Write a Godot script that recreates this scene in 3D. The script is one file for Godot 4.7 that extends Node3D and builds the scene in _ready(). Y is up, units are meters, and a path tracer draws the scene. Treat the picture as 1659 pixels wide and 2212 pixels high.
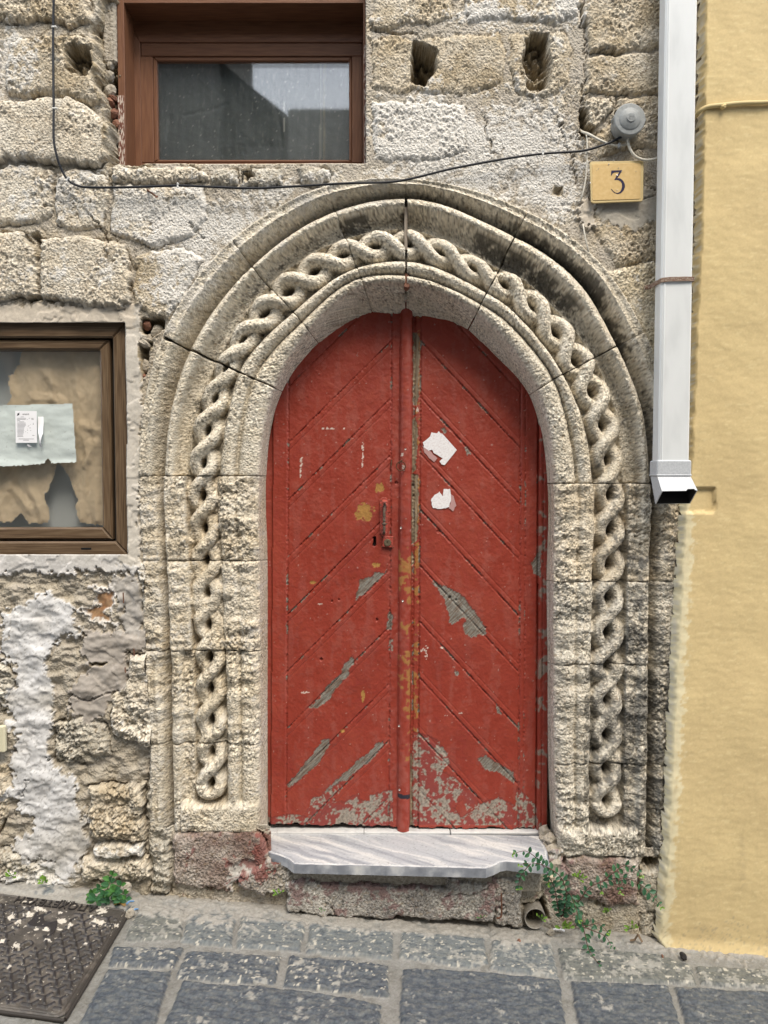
extends Node3D
# An old carved doorway in a narrow sloping street. Metres, y up. The facade stands in the plane z = 0, the street falls to the right.

const EYE := Vector3(0, 1.67, 2.75)
const DIP := 2.5            # degrees the camera looks down
const FOC := 1597.0         # focal length in units of the 1659 x 2212 tracing sheet
const FALL := 0.085         # slope of the street
const STREET0 := 0.016      # street level at x = 0

var cp := cos(deg_to_rad(DIP))
var sp := sin(deg_to_rad(DIP))
var n1 := FastNoiseLite.new()
var n2 := FastNoiseLite.new()
var n3 := FastNoiseLite.new()
var n4 := FastNoiseLite.new()
var n5 := FastNoiseLite.new()
var nh := FastNoiseLite.new()
var ncell := FastNoiseLite.new()
var nv := FastNoiseLite.new()
var M := {}
var counts := {}
var rng := RandomNumberGenerator.new()


# ---------- tracing: a point of the sheet on a plane of the place ----------
func ray(u: float, v: float) -> Vector3:
	var dx := (u - 829.5) / FOC
	var dy := (1106.0 - v) / FOC
	return Vector3(dx, dy * cp - sp, -dy * sp - cp)


func at(u: float, v: float, z := 0.0) -> Vector3:
	var d := ray(u, v)
	return EYE + d * ((z - EYE.z) / d.z)


func at_y(u: float, v: float, y: float) -> Vector3:
	var d := ray(u, v)
	return EYE + d * ((y - EYE.y) / d.y)


func at_ground(u: float, v: float) -> Vector3:
	var d := ray(u, v)
	return EYE + d * ((STREET0 - EYE.y) / (d.y + FALL * d.x))


func street(x: float) -> float:
	return STREET0 - FALL * x


func sheet(x: float, y: float, z: float) -> Vector2:
	var ry := y - EYE.y
	var rz := z - EYE.z
	var depth := -sp * ry - cp * rz
	return Vector2(829.5 + FOC * x / depth, 1106.0 - FOC * (cp * ry - sp * rz) / depth)


# ---------- small maths ----------
static func sd(px: float, py: float, poly: PackedVector2Array) -> float:
	# signed distance to a polygon, positive inside
	var best := 1e18
	var inside := false
	var n := poly.size()
	var b := poly[n - 1]
	for k in n:
		var a := poly[k]
		var ex := b.x - a.x
		var ey := b.y - a.y
		var wx := px - a.x
		var wy := py - a.y
		var t := clampf((wx * ex + wy * ey) / (ex * ex + ey * ey + 1e-12), 0.0, 1.0)
		var qx := wx - ex * t
		var qy := wy - ey * t
		best = minf(best, qx * qx + qy * qy)
		if (a.y > py) != (b.y > py) and px < ex * (py - a.y) / ey + a.x:
			inside = not inside
		b = a
	return sqrt(best) if inside else -sqrt(best)


static func sm(a: float, b: float, x: float) -> float:
	var t := clampf((x - a) / (b - a), 0.0, 1.0)
	return t * t * (3.0 - 2.0 * t)


static func seg_d(px: float, py: float, a: Vector2, b: Vector2) -> float:
	var e := b - a
	var t := clampf(((px - a.x) * e.x + (py - a.y) * e.y) / (e.length_squared() + 1e-12), 0.0, 1.0)
	return Vector2(px - a.x - e.x * t, py - a.y - e.y * t).length()


static func pv(flat: Array) -> PackedVector2Array:
	var out := PackedVector2Array()
	for k in flat.size() / 2:
		out.append(Vector2(flat[2 * k], flat[2 * k + 1]))
	return out


static func bounds(p: PackedVector2Array) -> Rect2:
	var r := Rect2(p[0], Vector2.ZERO)
	for q in p:
		r = r.expand(q)
	return r


static func lin(r: float, g: float, b: float) -> Color:
	return Color(r, g, b)


static func srgb(c: Color) -> Color:
	return c.linear_to_srgb()


func noise(n: FastNoiseLite, seed_: int, wave: float, oct: int) -> void:
	n.seed = seed_
	n.noise_type = FastNoiseLite.TYPE_SIMPLEX_SMOOTH
	n.frequency = 1.0 / wave
	n.fractal_octaves = oct
	if oct == 1:
		n.fractal_type = FastNoiseLite.FRACTAL_NONE


# ---------- the tree of things ----------
func numbered(parent: Node, called: String) -> String:
	var key := str(parent.get_instance_id()) + called
	var k: int = counts.get(key, 0)
	counts[key] = k + 1
	return called if k == 0 else "%s_%03d" % [called, k]


func tag(o: Node3D, label: String, category: String, group := "", kind := "") -> Node3D:
	if label: o.set_meta("label", label)
	if category: o.set_meta("category", category)
	if group: o.set_meta("group", group)
	if kind: o.set_meta("kind", kind)
	return o


func thing(called: String, label: String, category: String, where := Vector3.ZERO, group := "") -> Node3D:
	var o := Node3D.new()
	o.name = numbered(self, called)
	add_child(o, true)
	o.position = where
	tag(o, label, category, group)
	return o


func origin_of(o: Node) -> Vector3:
	var p := Vector3.ZERO
	while o != null and o != self:
		p += (o as Node3D).position
		o = o.get_parent()
	return p


# meshes are drawn in the coordinates of the street; a part is set back by where its thing stands
func part(parent: Node, called: String, mesh: Mesh, m: Material, label := "") -> MeshInstance3D:
	var o := MeshInstance3D.new()
	o.name = numbered(parent, called)
	o.mesh = mesh
	o.material_override = m
	parent.add_child(o, true)
	if parent != self: o.position = -origin_of(parent)
	if label: o.set_meta("label", label)
	return o


func lone(called: String, mesh: Mesh, m: Material, label: String, category: String, group := "", kind := "") -> MeshInstance3D:
	var o := part(self, called, mesh, m)
	tag(o, label, category, group, kind)
	return o


# ---------- mesh helpers ----------
func begin() -> SurfaceTool:
	var st := SurfaceTool.new()
	st.begin(Mesh.PRIMITIVE_TRIANGLES)
	st.set_smooth_group(-1)
	return st


func done(st: SurfaceTool) -> ArrayMesh:
	st.generate_normals()
	return st.commit()


func tri(st: SurfaceTool, a: Vector3, b: Vector3, c: Vector3, out: Vector3) -> void:
	if (c - a).cross(b - a).dot(out) < 0.0:
		var t := b
		b = c
		c = t
	st.add_vertex(a)
	st.add_vertex(b)
	st.add_vertex(c)


func quad(st: SurfaceTool, a: Vector3, b: Vector3, c: Vector3, d: Vector3, out: Vector3) -> void:
	tri(st, a, b, c, out)
	tri(st, a, c, d, out)


func boxb(st: SurfaceTool, c: Vector3, size: Vector3, bev: float, bs := Basis.IDENTITY) -> void:
	# a box with chamfered edges
	var h := size / 2.0
	bev = minf(bev, minf(h.x, minf(h.y, h.z)) * 0.9)
	var q := func(sx, sy, sz, ax) -> Vector3:
		var p := Vector3(sx * (h.x - bev), sy * (h.y - bev), sz * (h.z - bev))
		p[ax] += [sx, sy, sz][ax] * bev
		return c + bs * p
	for ax in 3:
		var o1: int = (ax + 1) % 3
		var o2: int = (ax + 2) % 3
		for s in [-1, 1]:
			var f := []
			for k in [[-1, -1], [1, -1], [1, 1], [-1, 1]]:
				var sg := [0, 0, 0]
				sg[ax] = s
				sg[o1] = k[0]
				sg[o2] = k[1]
				f.append(q.call(sg[0], sg[1], sg[2], ax))
			var n := Vector3.ZERO
			n[ax] = s
			quad(st, f[0], f[1], f[2], f[3], bs * n)
		for s1 in [-1, 1]:
			for s2 in [-1, 1]:
				var e := []
				for k in [[-1, o1], [1, o1], [1, o2], [-1, o2]]:
					var sg := [0, 0, 0]
					sg[ax] = k[0]
					sg[o1] = s1
					sg[o2] = s2
					e.append(q.call(sg[0], sg[1], sg[2], k[1]))
				var n := Vector3.ZERO
				n[o1] = s1
				n[o2] = s2
				quad(st, e[0], e[1], e[2], e[3], bs * n)
	for sx in [-1, 1]:
		for sy in [-1, 1]:
			for sz in [-1, 1]:
				tri(st, q.call(sx, sy, sz, 0), q.call(sx, sy, sz, 1), q.call(sx, sy, sz, 2), bs * Vector3(sx, sy, sz))


func box_mesh(c: Vector3, size: Vector3, bev := 0.002, bs := Basis.IDENTITY) -> ArrayMesh:
	var st := begin()
	boxb(st, c, size, bev, bs)
	return done(st)


# a bar that fills a rectangle of the sheet, its front at z and its back at z - deep
func bar(u0: float, v0: float, u1: float, v1: float, z: float, deep: float, bev := 0.002) -> ArrayMesh:
	var a := at(u0, (v0 + v1) / 2, z)
	var b := at(u1, (v0 + v1) / 2, z)
	var t := at((u0 + u1) / 2, v0, z)
	var l := at((u0 + u1) / 2, v1, z)
	return box_mesh(Vector3((a.x + b.x) / 2, (t.y + l.y) / 2, z - deep / 2), Vector3(b.x - a.x, t.y - l.y, deep), bev)


func smooth_path(p: PackedVector3Array, each := 6) -> PackedVector3Array:
	var out := PackedVector3Array()
	var n := p.size()
	for k in n - 1:
		var a := p[maxi(k - 1, 0)]
		var d := p[mini(k + 2, n - 1)]
		for t in each:
			out.append(p[k].cubic_interpolate(p[k + 1], a, d, float(t) / each))
	out.append(p[n - 1])
	return out


func tube(st: SurfaceTool, p: PackedVector3Array, r0: float, r1 := -1.0, sides := 8, caps := true) -> void:
	if r1 < 0.0: r1 = r0
	var n := p.size()
	var prev := []
	var up := Vector3(0.31, 0.17, 0.93)
	for k in n:
		var dir := (p[mini(k + 1, n - 1)] - p[maxi(k - 1, 0)]).normalized()
		var side := dir.cross(up).normalized()
		if side.length() < 0.5: side = dir.cross(Vector3.UP).normalized()
		up = side.cross(dir).normalized()
		var r := lerpf(r0, r1, float(k) / (n - 1))
		var ring := []
		for s in sides:
			var a := TAU * s / sides
			ring.append(p[k] + (side * cos(a) + up * sin(a)) * r)
		if k > 0:
			st.set_smooth_group(1)
			for s in sides:
				var t := (s + 1) % sides
				quad(st, prev[s], prev[t], ring[t], ring[s], prev[s] + ring[t] - p[k] - p[k - 1])
		if caps and (k == 0 or k == n - 1):
			st.set_smooth_group(-1)
			for s in sides:
				tri(st, p[k], ring[s], ring[(s + 1) % sides], -dir if k == 0 else dir)
		prev = ring
	st.set_smooth_group(-1)


func tube_mesh(p: PackedVector3Array, r0: float, r1 := -1.0, sides := 8) -> ArrayMesh:
	var st := begin()
	tube(st, p, r0, r1, sides)
	return done(st)


# a lathed shape: profile of (radius, height) round the y axis of the frame
func lathe(st: SurfaceTool, f: Transform3D, prof: PackedVector2Array, sides := 24, smooth := true) -> void:
	for k in prof.size() - 1:
		var a := prof[k]
		var b := prof[k + 1]
		st.set_smooth_group(k + 2 if smooth and (b - a).length() > 1e-6 else -1)
		var nrm := Vector2(b.y - a.y, a.x - b.x)
		for s in sides:
			var t0 := TAU * s / sides
			var t1 := TAU * (s + 1) / sides
			var d0 := Vector3(cos(t0), 0, sin(t0))
			var d1 := Vector3(cos(t1), 0, sin(t1))
			var out := f.basis * ((d0 + d1).normalized() * nrm.x + Vector3(0, nrm.y, 0))
			quad(st, f * (d0 * a.x + Vector3(0, a.y, 0)), f * (d1 * a.x + Vector3(0, a.y, 0)), f * (d1 * b.x + Vector3(0, b.y, 0)), f * (d0 * b.x + Vector3(0, b.y, 0)), out)
	st.set_smooth_group(-1)


# a polygon in the xy plane of the frame, raised by deep along its z, its top edge chamfered
func slab_shape(st: SurfaceTool, f: Transform3D, poly: PackedVector2Array, deep: float, bev := 0.0) -> void:
	if Geometry2D.is_polygon_clockwise(poly): poly.reverse()
	var top := poly
	if bev > 0.0:
		var shrunk := Geometry2D.offset_polygon(poly, -bev, Geometry2D.JOIN_MITER)
		if shrunk.size() == 1 and shrunk[0].size() == poly.size():
			top = shrunk[0]
			var best := 0
			for k in top.size():
				if top[k].distance_to(poly[0]) < top[best].distance_to(poly[0]): best = k
			var turned := PackedVector2Array()
			for k in top.size(): turned.append(top[(k + best) % top.size()])
			top = turned
		else:
			bev = 0.0
	var idx := Geometry2D.triangulate_polygon(top)
	for k in range(0, idx.size(), 3):
		tri(st, f * Vector3(top[idx[k]].x, top[idx[k]].y, deep), f * Vector3(top[idx[k + 1]].x, top[idx[k + 1]].y, deep), f * Vector3(top[idx[k + 2]].x, top[idx[k + 2]].y, deep), f.basis.z)
	var n := poly.size()
	for k in n:
		var a := poly[k]
		var b := poly[(k + 1) % n]
		var o := f.basis * Vector3(b.y - a.y, a.x - b.x, 0)
		var a1 := f * Vector3(a.x, a.y, deep - bev)
		var b1 := f * Vector3(b.x, b.y, deep - bev)
		quad(st, f * Vector3(a.x, a.y, 0), f * Vector3(b.x, b.y, 0), b1, a1, o)
		if bev > 0.0:
			quad(st, a1, b1, f * Vector3(top[(k + 1) % n].x, top[(k + 1) % n].y, deep), f * Vector3(top[k].x, top[k].y, deep), o + f.basis.z * o.length())


# ---------- a carved or worn surface: heights on a fine grid, split into pieces by an id ----------
class Field:
	var x0: float
	var y0: float
	var st: float
	var nx: int
	var ny: int
	var o: Vector3
	var ex: Vector3
	var ey: Vector3
	var ez: Vector3
	var H := []
	var C := []
	var I := []

	func _init(ax: float, ay: float, bx: float, by: float, step: float, origin := Vector3.ZERO, e_x := Vector3.RIGHT, e_y := Vector3.UP) -> void:
		x0 = ax
		y0 = ay
		st = step
		nx = int(ceil((bx - ax) / step)) + 1
		ny = int(ceil((by - ay) / step)) + 1
		o = origin
		ex = e_x
		ey = e_y
		ez = e_x.cross(e_y)
		H.resize(ny)
		C.resize(ny)
		I.resize(ny)

	func run(row: Callable) -> Field:
		var id := WorkerThreadPool.add_group_task(row, ny)
		WorkerThreadPool.wait_for_group_task_completion(id)
		return self

	# id -> ArrayMesh; -1 is a hole
	func meshes() -> Dictionary:
		var lists := {}
		for j in ny - 1:
			var a: PackedInt32Array = I[j]
			var b: PackedInt32Array = I[j + 1]
			for i in nx - 1:
				var k := a[i]
				if k < 0 or a[i + 1] < 0 or b[i] < 0 or b[i + 1] < 0: continue
				if not lists.has(k): lists[k] = []
				lists[k].append(j * nx + i)
		var out := {}
		var remap := PackedInt32Array()
		remap.resize(nx * ny)
		remap.fill(-1)
		for k in lists:
			var vs := PackedVector3Array()
			var ns := PackedVector3Array()
			var cs := PackedColorArray()
			var ix := PackedInt32Array()
			var used := PackedInt32Array()
			for q in lists[k]:
				for w in [q, q + 1, q + nx + 1, q + nx]:
					if remap[w] < 0:
						remap[w] = used.size()
						used.append(w)
				ix.append_array([remap[q], remap[q + nx + 1], remap[q + 1], remap[q], remap[q + nx], remap[q + nx + 1]])
			for w in used:
				remap[w] = -1
				var j: int = w / nx
				var i: int = w % nx
				var r: PackedFloat32Array = H[j]
				var up: PackedFloat32Array = H[mini(j + 1, ny - 1)]
				var dn: PackedFloat32Array = H[maxi(j - 1, 0)]
				var gx := (r[mini(i + 1, nx - 1)] - r[maxi(i - 1, 0)]) / (2.0 * st)
				var gy := (up[i] - dn[i]) / (2.0 * st)
				vs.append(o + ex * (x0 + i * st) + ey * (y0 + j * st) + ez * r[i])
				ns.append((ez - ex * gx - ey * gy).normalized())
				cs.append((C[j] as PackedColorArray)[i])
			var arr := []
			arr.resize(Mesh.ARRAY_MAX)
			arr[Mesh.ARRAY_VERTEX] = vs
			arr[Mesh.ARRAY_NORMAL] = ns
			arr[Mesh.ARRAY_COLOR] = cs
			arr[Mesh.ARRAY_INDEX] = ix
			var m := ArrayMesh.new()
			m.add_surface_from_arrays(Mesh.PRIMITIVE_TRIANGLES, arr)
			out[k] = m
		return out


class Stone:
	var called := "stone"
	var poly: PackedVector2Array
	var bb: Rect2
	var z := 0.02
	var bev := 0.012
	var soft := 14.0
	var rough := 1.0
	var gap := 0.02
	var tone := Color(0.44, 0.36, 0.25)
	var white := 0.0


func stone(flat: Array, z := 0.02, rough := 1.0, gap := 0.02, tone := Color(0.44, 0.36, 0.25), white := 0.0, called := "stone", bev := 0.012, soft := 14.0) -> Stone:
	var s := Stone.new()
	s.poly = pv(flat)
	s.bb = bounds(s.poly).grow(24)
	s.z = z
	s.rough = rough
	s.gap = gap
	s.tone = tone
	s.white = white
	s.called = called
	s.bev = bev
	s.soft = soft
	return s


# ---------- materials ----------
func grain(seed_: int, freq: float, oct: int, size := 512, kind := FastNoiseLite.TYPE_SIMPLEX_SMOOTH) -> NoiseTexture2D:
	var n := FastNoiseLite.new()
	n.seed = seed_
	n.noise_type = kind
	n.frequency = freq
	n.fractal_octaves = oct
	var t := NoiseTexture2D.new()
	t.width = size
	t.height = size
	t.seamless = true
	t.seamless_blend_skirt = 0.15
	t.noise = n
	return t


func ramped(seed_: int, freq: float, oct: int, stops: Array, size := 512, warp := 0.0) -> NoiseTexture2D:
	var t := grain(seed_, freq, oct, size)
	var g := Gradient.new()
	g.offsets = PackedFloat32Array(stops.map(func(s): return s[0]))
	g.colors = PackedColorArray(stops.map(func(s): return s[1]))
	t.color_ramp = g
	if warp > 0.0:
		t.noise.domain_warp_enabled = true
		t.noise.domain_warp_amplitude = warp
		t.noise.domain_warp_frequency = freq * 0.6
	return t


func painted(name_: String, rough: float, bump: Texture2D, scale: float, cm: float, spec := 0.35) -> StandardMaterial3D:
	# the colour comes from the vertices, the finest relief from a height map
	var m := StandardMaterial3D.new()
	m.resource_name = name_
	m.vertex_color_use_as_albedo = true
	m.roughness = rough
	m.metallic_specular = spec
	if bump:
		m.heightmap_enabled = true
		m.heightmap_texture = bump
		m.heightmap_scale = cm
		m.uv1_triplanar = true
		m.uv1_world_triplanar = true
		m.uv1_scale = Vector3.ONE * scale
	return m


func plain(name_: String, c: Color, rough: float, spec := 0.4, metal := 0.0) -> StandardMaterial3D:
	# c is a linear, real-world base colour
	var m := StandardMaterial3D.new()
	m.resource_name = name_
	m.albedo_color = srgb(c)
	m.roughness = rough
	m.metallic_specular = spec
	m.metallic = metal
	return m


func grained(name_: String, stops: Array, seed_: int, freq: float, scale: Vector3, rough: float, cm := 0.0, oct := 4, warp := 0.0) -> StandardMaterial3D:
	var m := StandardMaterial3D.new()
	m.resource_name = name_
	m.albedo_texture = ramped(seed_, freq, oct, stops.map(func(s): return [s[0], srgb(s[1])]), 512, warp)
	m.roughness = rough
	m.metallic_specular = 0.4
	m.uv1_triplanar = true
	m.uv1_world_triplanar = true
	m.uv1_scale = scale
	if cm != 0.0:
		m.heightmap_enabled = true
		m.heightmap_texture = grain(seed_ + 7, freq, oct)
		m.heightmap_scale = cm
	return m


func make_materials() -> void:
	var fine := grain(11, 0.055, 4)
	var pores := grain(12, 0.03, 3)
	M.stone = painted("limestone", 0.95, fine, 3.2, 0.55, 0.25)
	M.polished = painted("polished marble", 0.4, null, 1.0, 0.0, 0.45)
	M.coat = painted("lime coat", 0.9, grain(15, 0.02, 4), 2.6, 0.16, 0.25)
	M.plaster = painted("yellow plaster", 0.85, grain(13, 0.03, 4), 2.6, 0.05, 0.3)
	M.door = painted("old red paint", 0.5, grain(14, 0.035, 4), 3.0, 0.09, 0.45)
	M.paving = painted("slate", 0.62, fine, 3.0, 0.2, 0.45)
	M.iron = painted("cast iron", 0.5, fine, 6.0, 0.06, 0.5)
	M.paper = painted("paper", 0.8, pores, 4.0, 0.03, 0.3)
	M.blind = painted("dusty film", 0.6, pores, 3.0, 0.05, 0.4)
	M.marble = grained("veined marble", [[0.0, lin(0.15, 0.165, 0.195)], [0.35, lin(0.24, 0.255, 0.29)], [0.52, lin(0.34, 0.355, 0.39)], [0.68, lin(0.48, 0.49, 0.51)], [1.0, lin(0.62, 0.61, 0.59)]], 21, 0.010, Vector3(1.6, 1.5, 1.5), 0.4, 0.02, 5, 30.0)
	M.marble_strip = grained("white marble", [[0.0, lin(0.46, 0.46, 0.47)], [0.5, lin(0.58, 0.58, 0.58)], [1.0, lin(0.64, 0.63, 0.61)]], 22, 0.02, Vector3.ONE * 2.0, 0.4)
	var wood := [[0.0, lin(0.12, 0.05, 0.026)], [0.45, lin(0.165, 0.072, 0.037)], [1.0, lin(0.21, 0.098, 0.05)]]
	M.wood_h = grained("brown wood, level grain", wood, 23, 0.03, Vector3(0.5, 6, 6), 0.5, 0.04)
	M.wood_v = grained("brown wood, upright grain", wood, 24, 0.03, Vector3(6, 0.5, 6), 0.5, 0.04)
	M.wood_worn = grained("weathered brown board", [[0.0, lin(0.12, 0.05, 0.035)], [0.48, lin(0.17, 0.07, 0.05)], [0.55, lin(0.5, 0.42, 0.36)], [1.0, lin(0.62, 0.55, 0.5)]], 25, 0.03, Vector3(9, 2.2, 9), 0.8, 0.1)
	var foil := [[0.0, lin(0.055, 0.034, 0.02)], [0.4, lin(0.11, 0.07, 0.04)], [0.62, lin(0.15, 0.10, 0.06)], [1.0, lin(0.21, 0.15, 0.09)]]
	M.foil_h = grained("wood foil, level grain", foil, 26, 0.03, Vector3(0.35, 11, 11), 0.4)
	M.foil_v = grained("wood foil, upright grain", foil, 27, 0.03, Vector3(11, 0.35, 11), 0.4)
	M.rubber = plain("black seal", lin(0.012, 0.012, 0.013), 0.6)
	var glass := StandardMaterial3D.new()
	glass.resource_name = "window glass"
	glass.albedo_color = Color(0.9, 0.95, 0.95, 0.006)
	glass.transparency = BaseMaterial3D.TRANSPARENCY_ALPHA
	glass.roughness = 0.03
	glass.metallic_specular = 0.62
	M.glass = glass
	M.room = plain("room plaster", lin(0.42, 0.4, 0.37), 0.9)
	M.pipe = grained("white painted metal", [[0.0, lin(0.60, 0.62, 0.63)], [0.5, lin(0.68, 0.70, 0.71)], [1.0, lin(0.71, 0.73, 0.74)]], 28, 0.01, Vector3(2, 0.6, 2), 0.32)
	M.zinc = grained("galvanised sheet", [[0.0, lin(0.40, 0.42, 0.45)], [0.5, lin(0.48, 0.50, 0.53)], [1.0, lin(0.56, 0.58, 0.6)]], 29, 0.05, Vector3.ONE * 4.0, 0.45)
	M.rust = grained("rusty steel", [[0.0, lin(0.07, 0.028, 0.014)], [0.5, lin(0.14, 0.055, 0.028)], [0.62, lin(0.4, 0.36, 0.3)], [1.0, lin(0.52, 0.48, 0.42)]], 30, 0.05, Vector3(8, 8, 8), 0.7, 0.02)
	M.rust_dark = grained("dark rust", [[0.0, lin(0.05, 0.022, 0.013)], [0.6, lin(0.12, 0.05, 0.028)], [1.0, lin(0.2, 0.09, 0.05)]], 31, 0.05, Vector3(8, 8, 8), 0.75)
	M.cable = plain("black cable sheath", lin(0.014, 0.016, 0.022), 0.45)
	M.white_cable = grained("dusty white sheath", [[0.0, lin(0.48, 0.45, 0.38)], [0.6, lin(0.62, 0.59, 0.52)], [1.0, lin(0.7, 0.68, 0.62)]], 32, 0.03, Vector3.ONE * 6.0, 0.5)
	M.clip = plain("white plastic", lin(0.72, 0.72, 0.7), 0.45)
	M.box_grey = grained("grey plastic", [[0.0, lin(0.23, 0.245, 0.25)], [0.6, lin(0.29, 0.305, 0.31)], [1.0, lin(0.36, 0.37, 0.37)]], 33, 0.02, Vector3.ONE * 6.0, 0.48, 0.01)
	M.plate = grained("ochre enamel", [[0.0, lin(0.58, 0.40, 0.17)], [0.5, lin(0.64, 0.45, 0.20)], [1.0, lin(0.68, 0.5, 0.25)]], 34, 0.02, Vector3.ONE * 5.0, 0.42)
	M.plate_rim = plain("rubbed ochre rim", lin(0.64, 0.50, 0.25), 0.5)
	M.ink = plain("navy paint", lin(0.016, 0.012, 0.05), 0.5)
	M.print_ink = plain("printed grey", lin(0.25, 0.25, 0.27), 0.9)
	M.black_ink = plain("printed black", lin(0.02, 0.02, 0.03), 0.9)
	M.note = plain("white paper", lin(0.82, 0.82, 0.85), 0.85)
	M.sticker = grained("torn white paper", [[0.0, lin(0.62, 0.55, 0.56)], [0.4, lin(0.76, 0.74, 0.76)], [1.0, lin(0.84, 0.83, 0.85)]], 35, 0.04, Vector3.ONE * 5.0, 0.8)
	M.red_metal = grained("red painted iron", [[0.0, lin(0.15, 0.075, 0.05)], [0.36, lin(0.2, 0.06, 0.045)], [0.5, lin(0.36, 0.062, 0.045)], [1.0, lin(0.42, 0.09, 0.066)]], 36, 0.03, Vector3.ONE * 7.0, 0.5, 0.03)
	M.old_iron = grained("worn iron", [[0.0, lin(0.06, 0.045, 0.035)], [0.5, lin(0.12, 0.09, 0.07)], [1.0, lin(0.2, 0.12, 0.09)]], 37, 0.03, Vector3.ONE * 7.0, 0.45, 0.02)
	M.brass = plain("worn brass", lin(0.22, 0.18, 0.12), 0.4, 0.5, 0.6)
	M.steel = plain("screw steel", lin(0.45, 0.44, 0.42), 0.4, 0.5, 0.7)
	M.black = plain("black hole", lin(0.008, 0.008, 0.008), 0.9)  # near-black fill standing in for the shade inside small openings
	M.brick = grained("brick fragment", [[0.0, lin(0.17, 0.075, 0.05)], [1.0, lin(0.30, 0.16, 0.11)]], 38, 0.05, Vector3.ONE * 5.0, 0.9, 0.1)
	M.grey_wood = grained("grey split wood", [[0.0, lin(0.16, 0.13, 0.10)], [1.0, lin(0.4, 0.35, 0.3)]], 39, 0.03, Vector3(14, 0.8, 14), 0.9, 0.08)
	M.pvc = grained("dirty pipe plastic", [[0.0, lin(0.2, 0.18, 0.15)], [1.0, lin(0.42, 0.39, 0.35)]], 40, 0.03, Vector3.ONE * 5.0, 0.6)
	M.rubble = grained("rubble", [[0.0, lin(0.25, 0.22, 0.18)], [0.5, lin(0.37, 0.33, 0.27)], [1.0, lin(0.52, 0.47, 0.4)]], 41, 0.03, Vector3.ONE * 4.0, 0.95, 0.5)
	M.stem = plain("red-brown stem", lin(0.10, 0.045, 0.035), 0.6)
	M.green_stem = plain("green stem", lin(0.08, 0.14, 0.04), 0.6)
	for g in [["leaf_dark", lin(0.026, 0.088, 0.042)], ["leaf_mid", lin(0.036, 0.115, 0.045)], ["leaf_light", lin(0.06, 0.17, 0.04)], ["leaf_lime", lin(0.16, 0.29, 0.04)]]:
		var m := plain(g[0], g[1], 0.45, 0.45)
		m.backlight_enabled = true
		m.backlight = srgb(g[1] * 1.2)
		m.cull_mode = BaseMaterial3D.CULL_DISABLED
		M[g[0]] = m
	M.residue = plain("glue residue", lin(0.45, 0.27, 0.26), 0.7)
	M.grime_and_shade = plain("grime inside the spout", lin(0.035, 0.032, 0.03), 0.9)  # dirt and the shade inside the duct, both put into one dark colour
	M.litter = plain("dark lump", lin(0.02, 0.017, 0.016), 0.7)
	M.dry = plain("dry leaf", lin(0.16, 0.11, 0.07), 0.8)
	M.gold = plain("yellow leaf", lin(0.5, 0.3, 0.1), 0.7)
	M.blue = plain("blue wrapper", lin(0.15, 0.33, 0.62), 0.5)
	M.cream = plain("cream switch plate", lin(0.62, 0.58, 0.42), 0.5)
	M.far_wall = grained("opposite plaster", [[0.0, lin(0.075, 0.075, 0.07)], [1.0, lin(0.12, 0.118, 0.11)]], 42, 0.02, Vector3.ONE * 0.8, 0.9)
	M.far_band = plain("opposite parapet", lin(0.24, 0.24, 0.23), 0.9)
	M.roof = plain("opposite roof tiles", lin(0.3, 0.14, 0.09), 0.9)
	M.ground = plain("street beyond", lin(0.13, 0.135, 0.14), 0.85)


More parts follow.
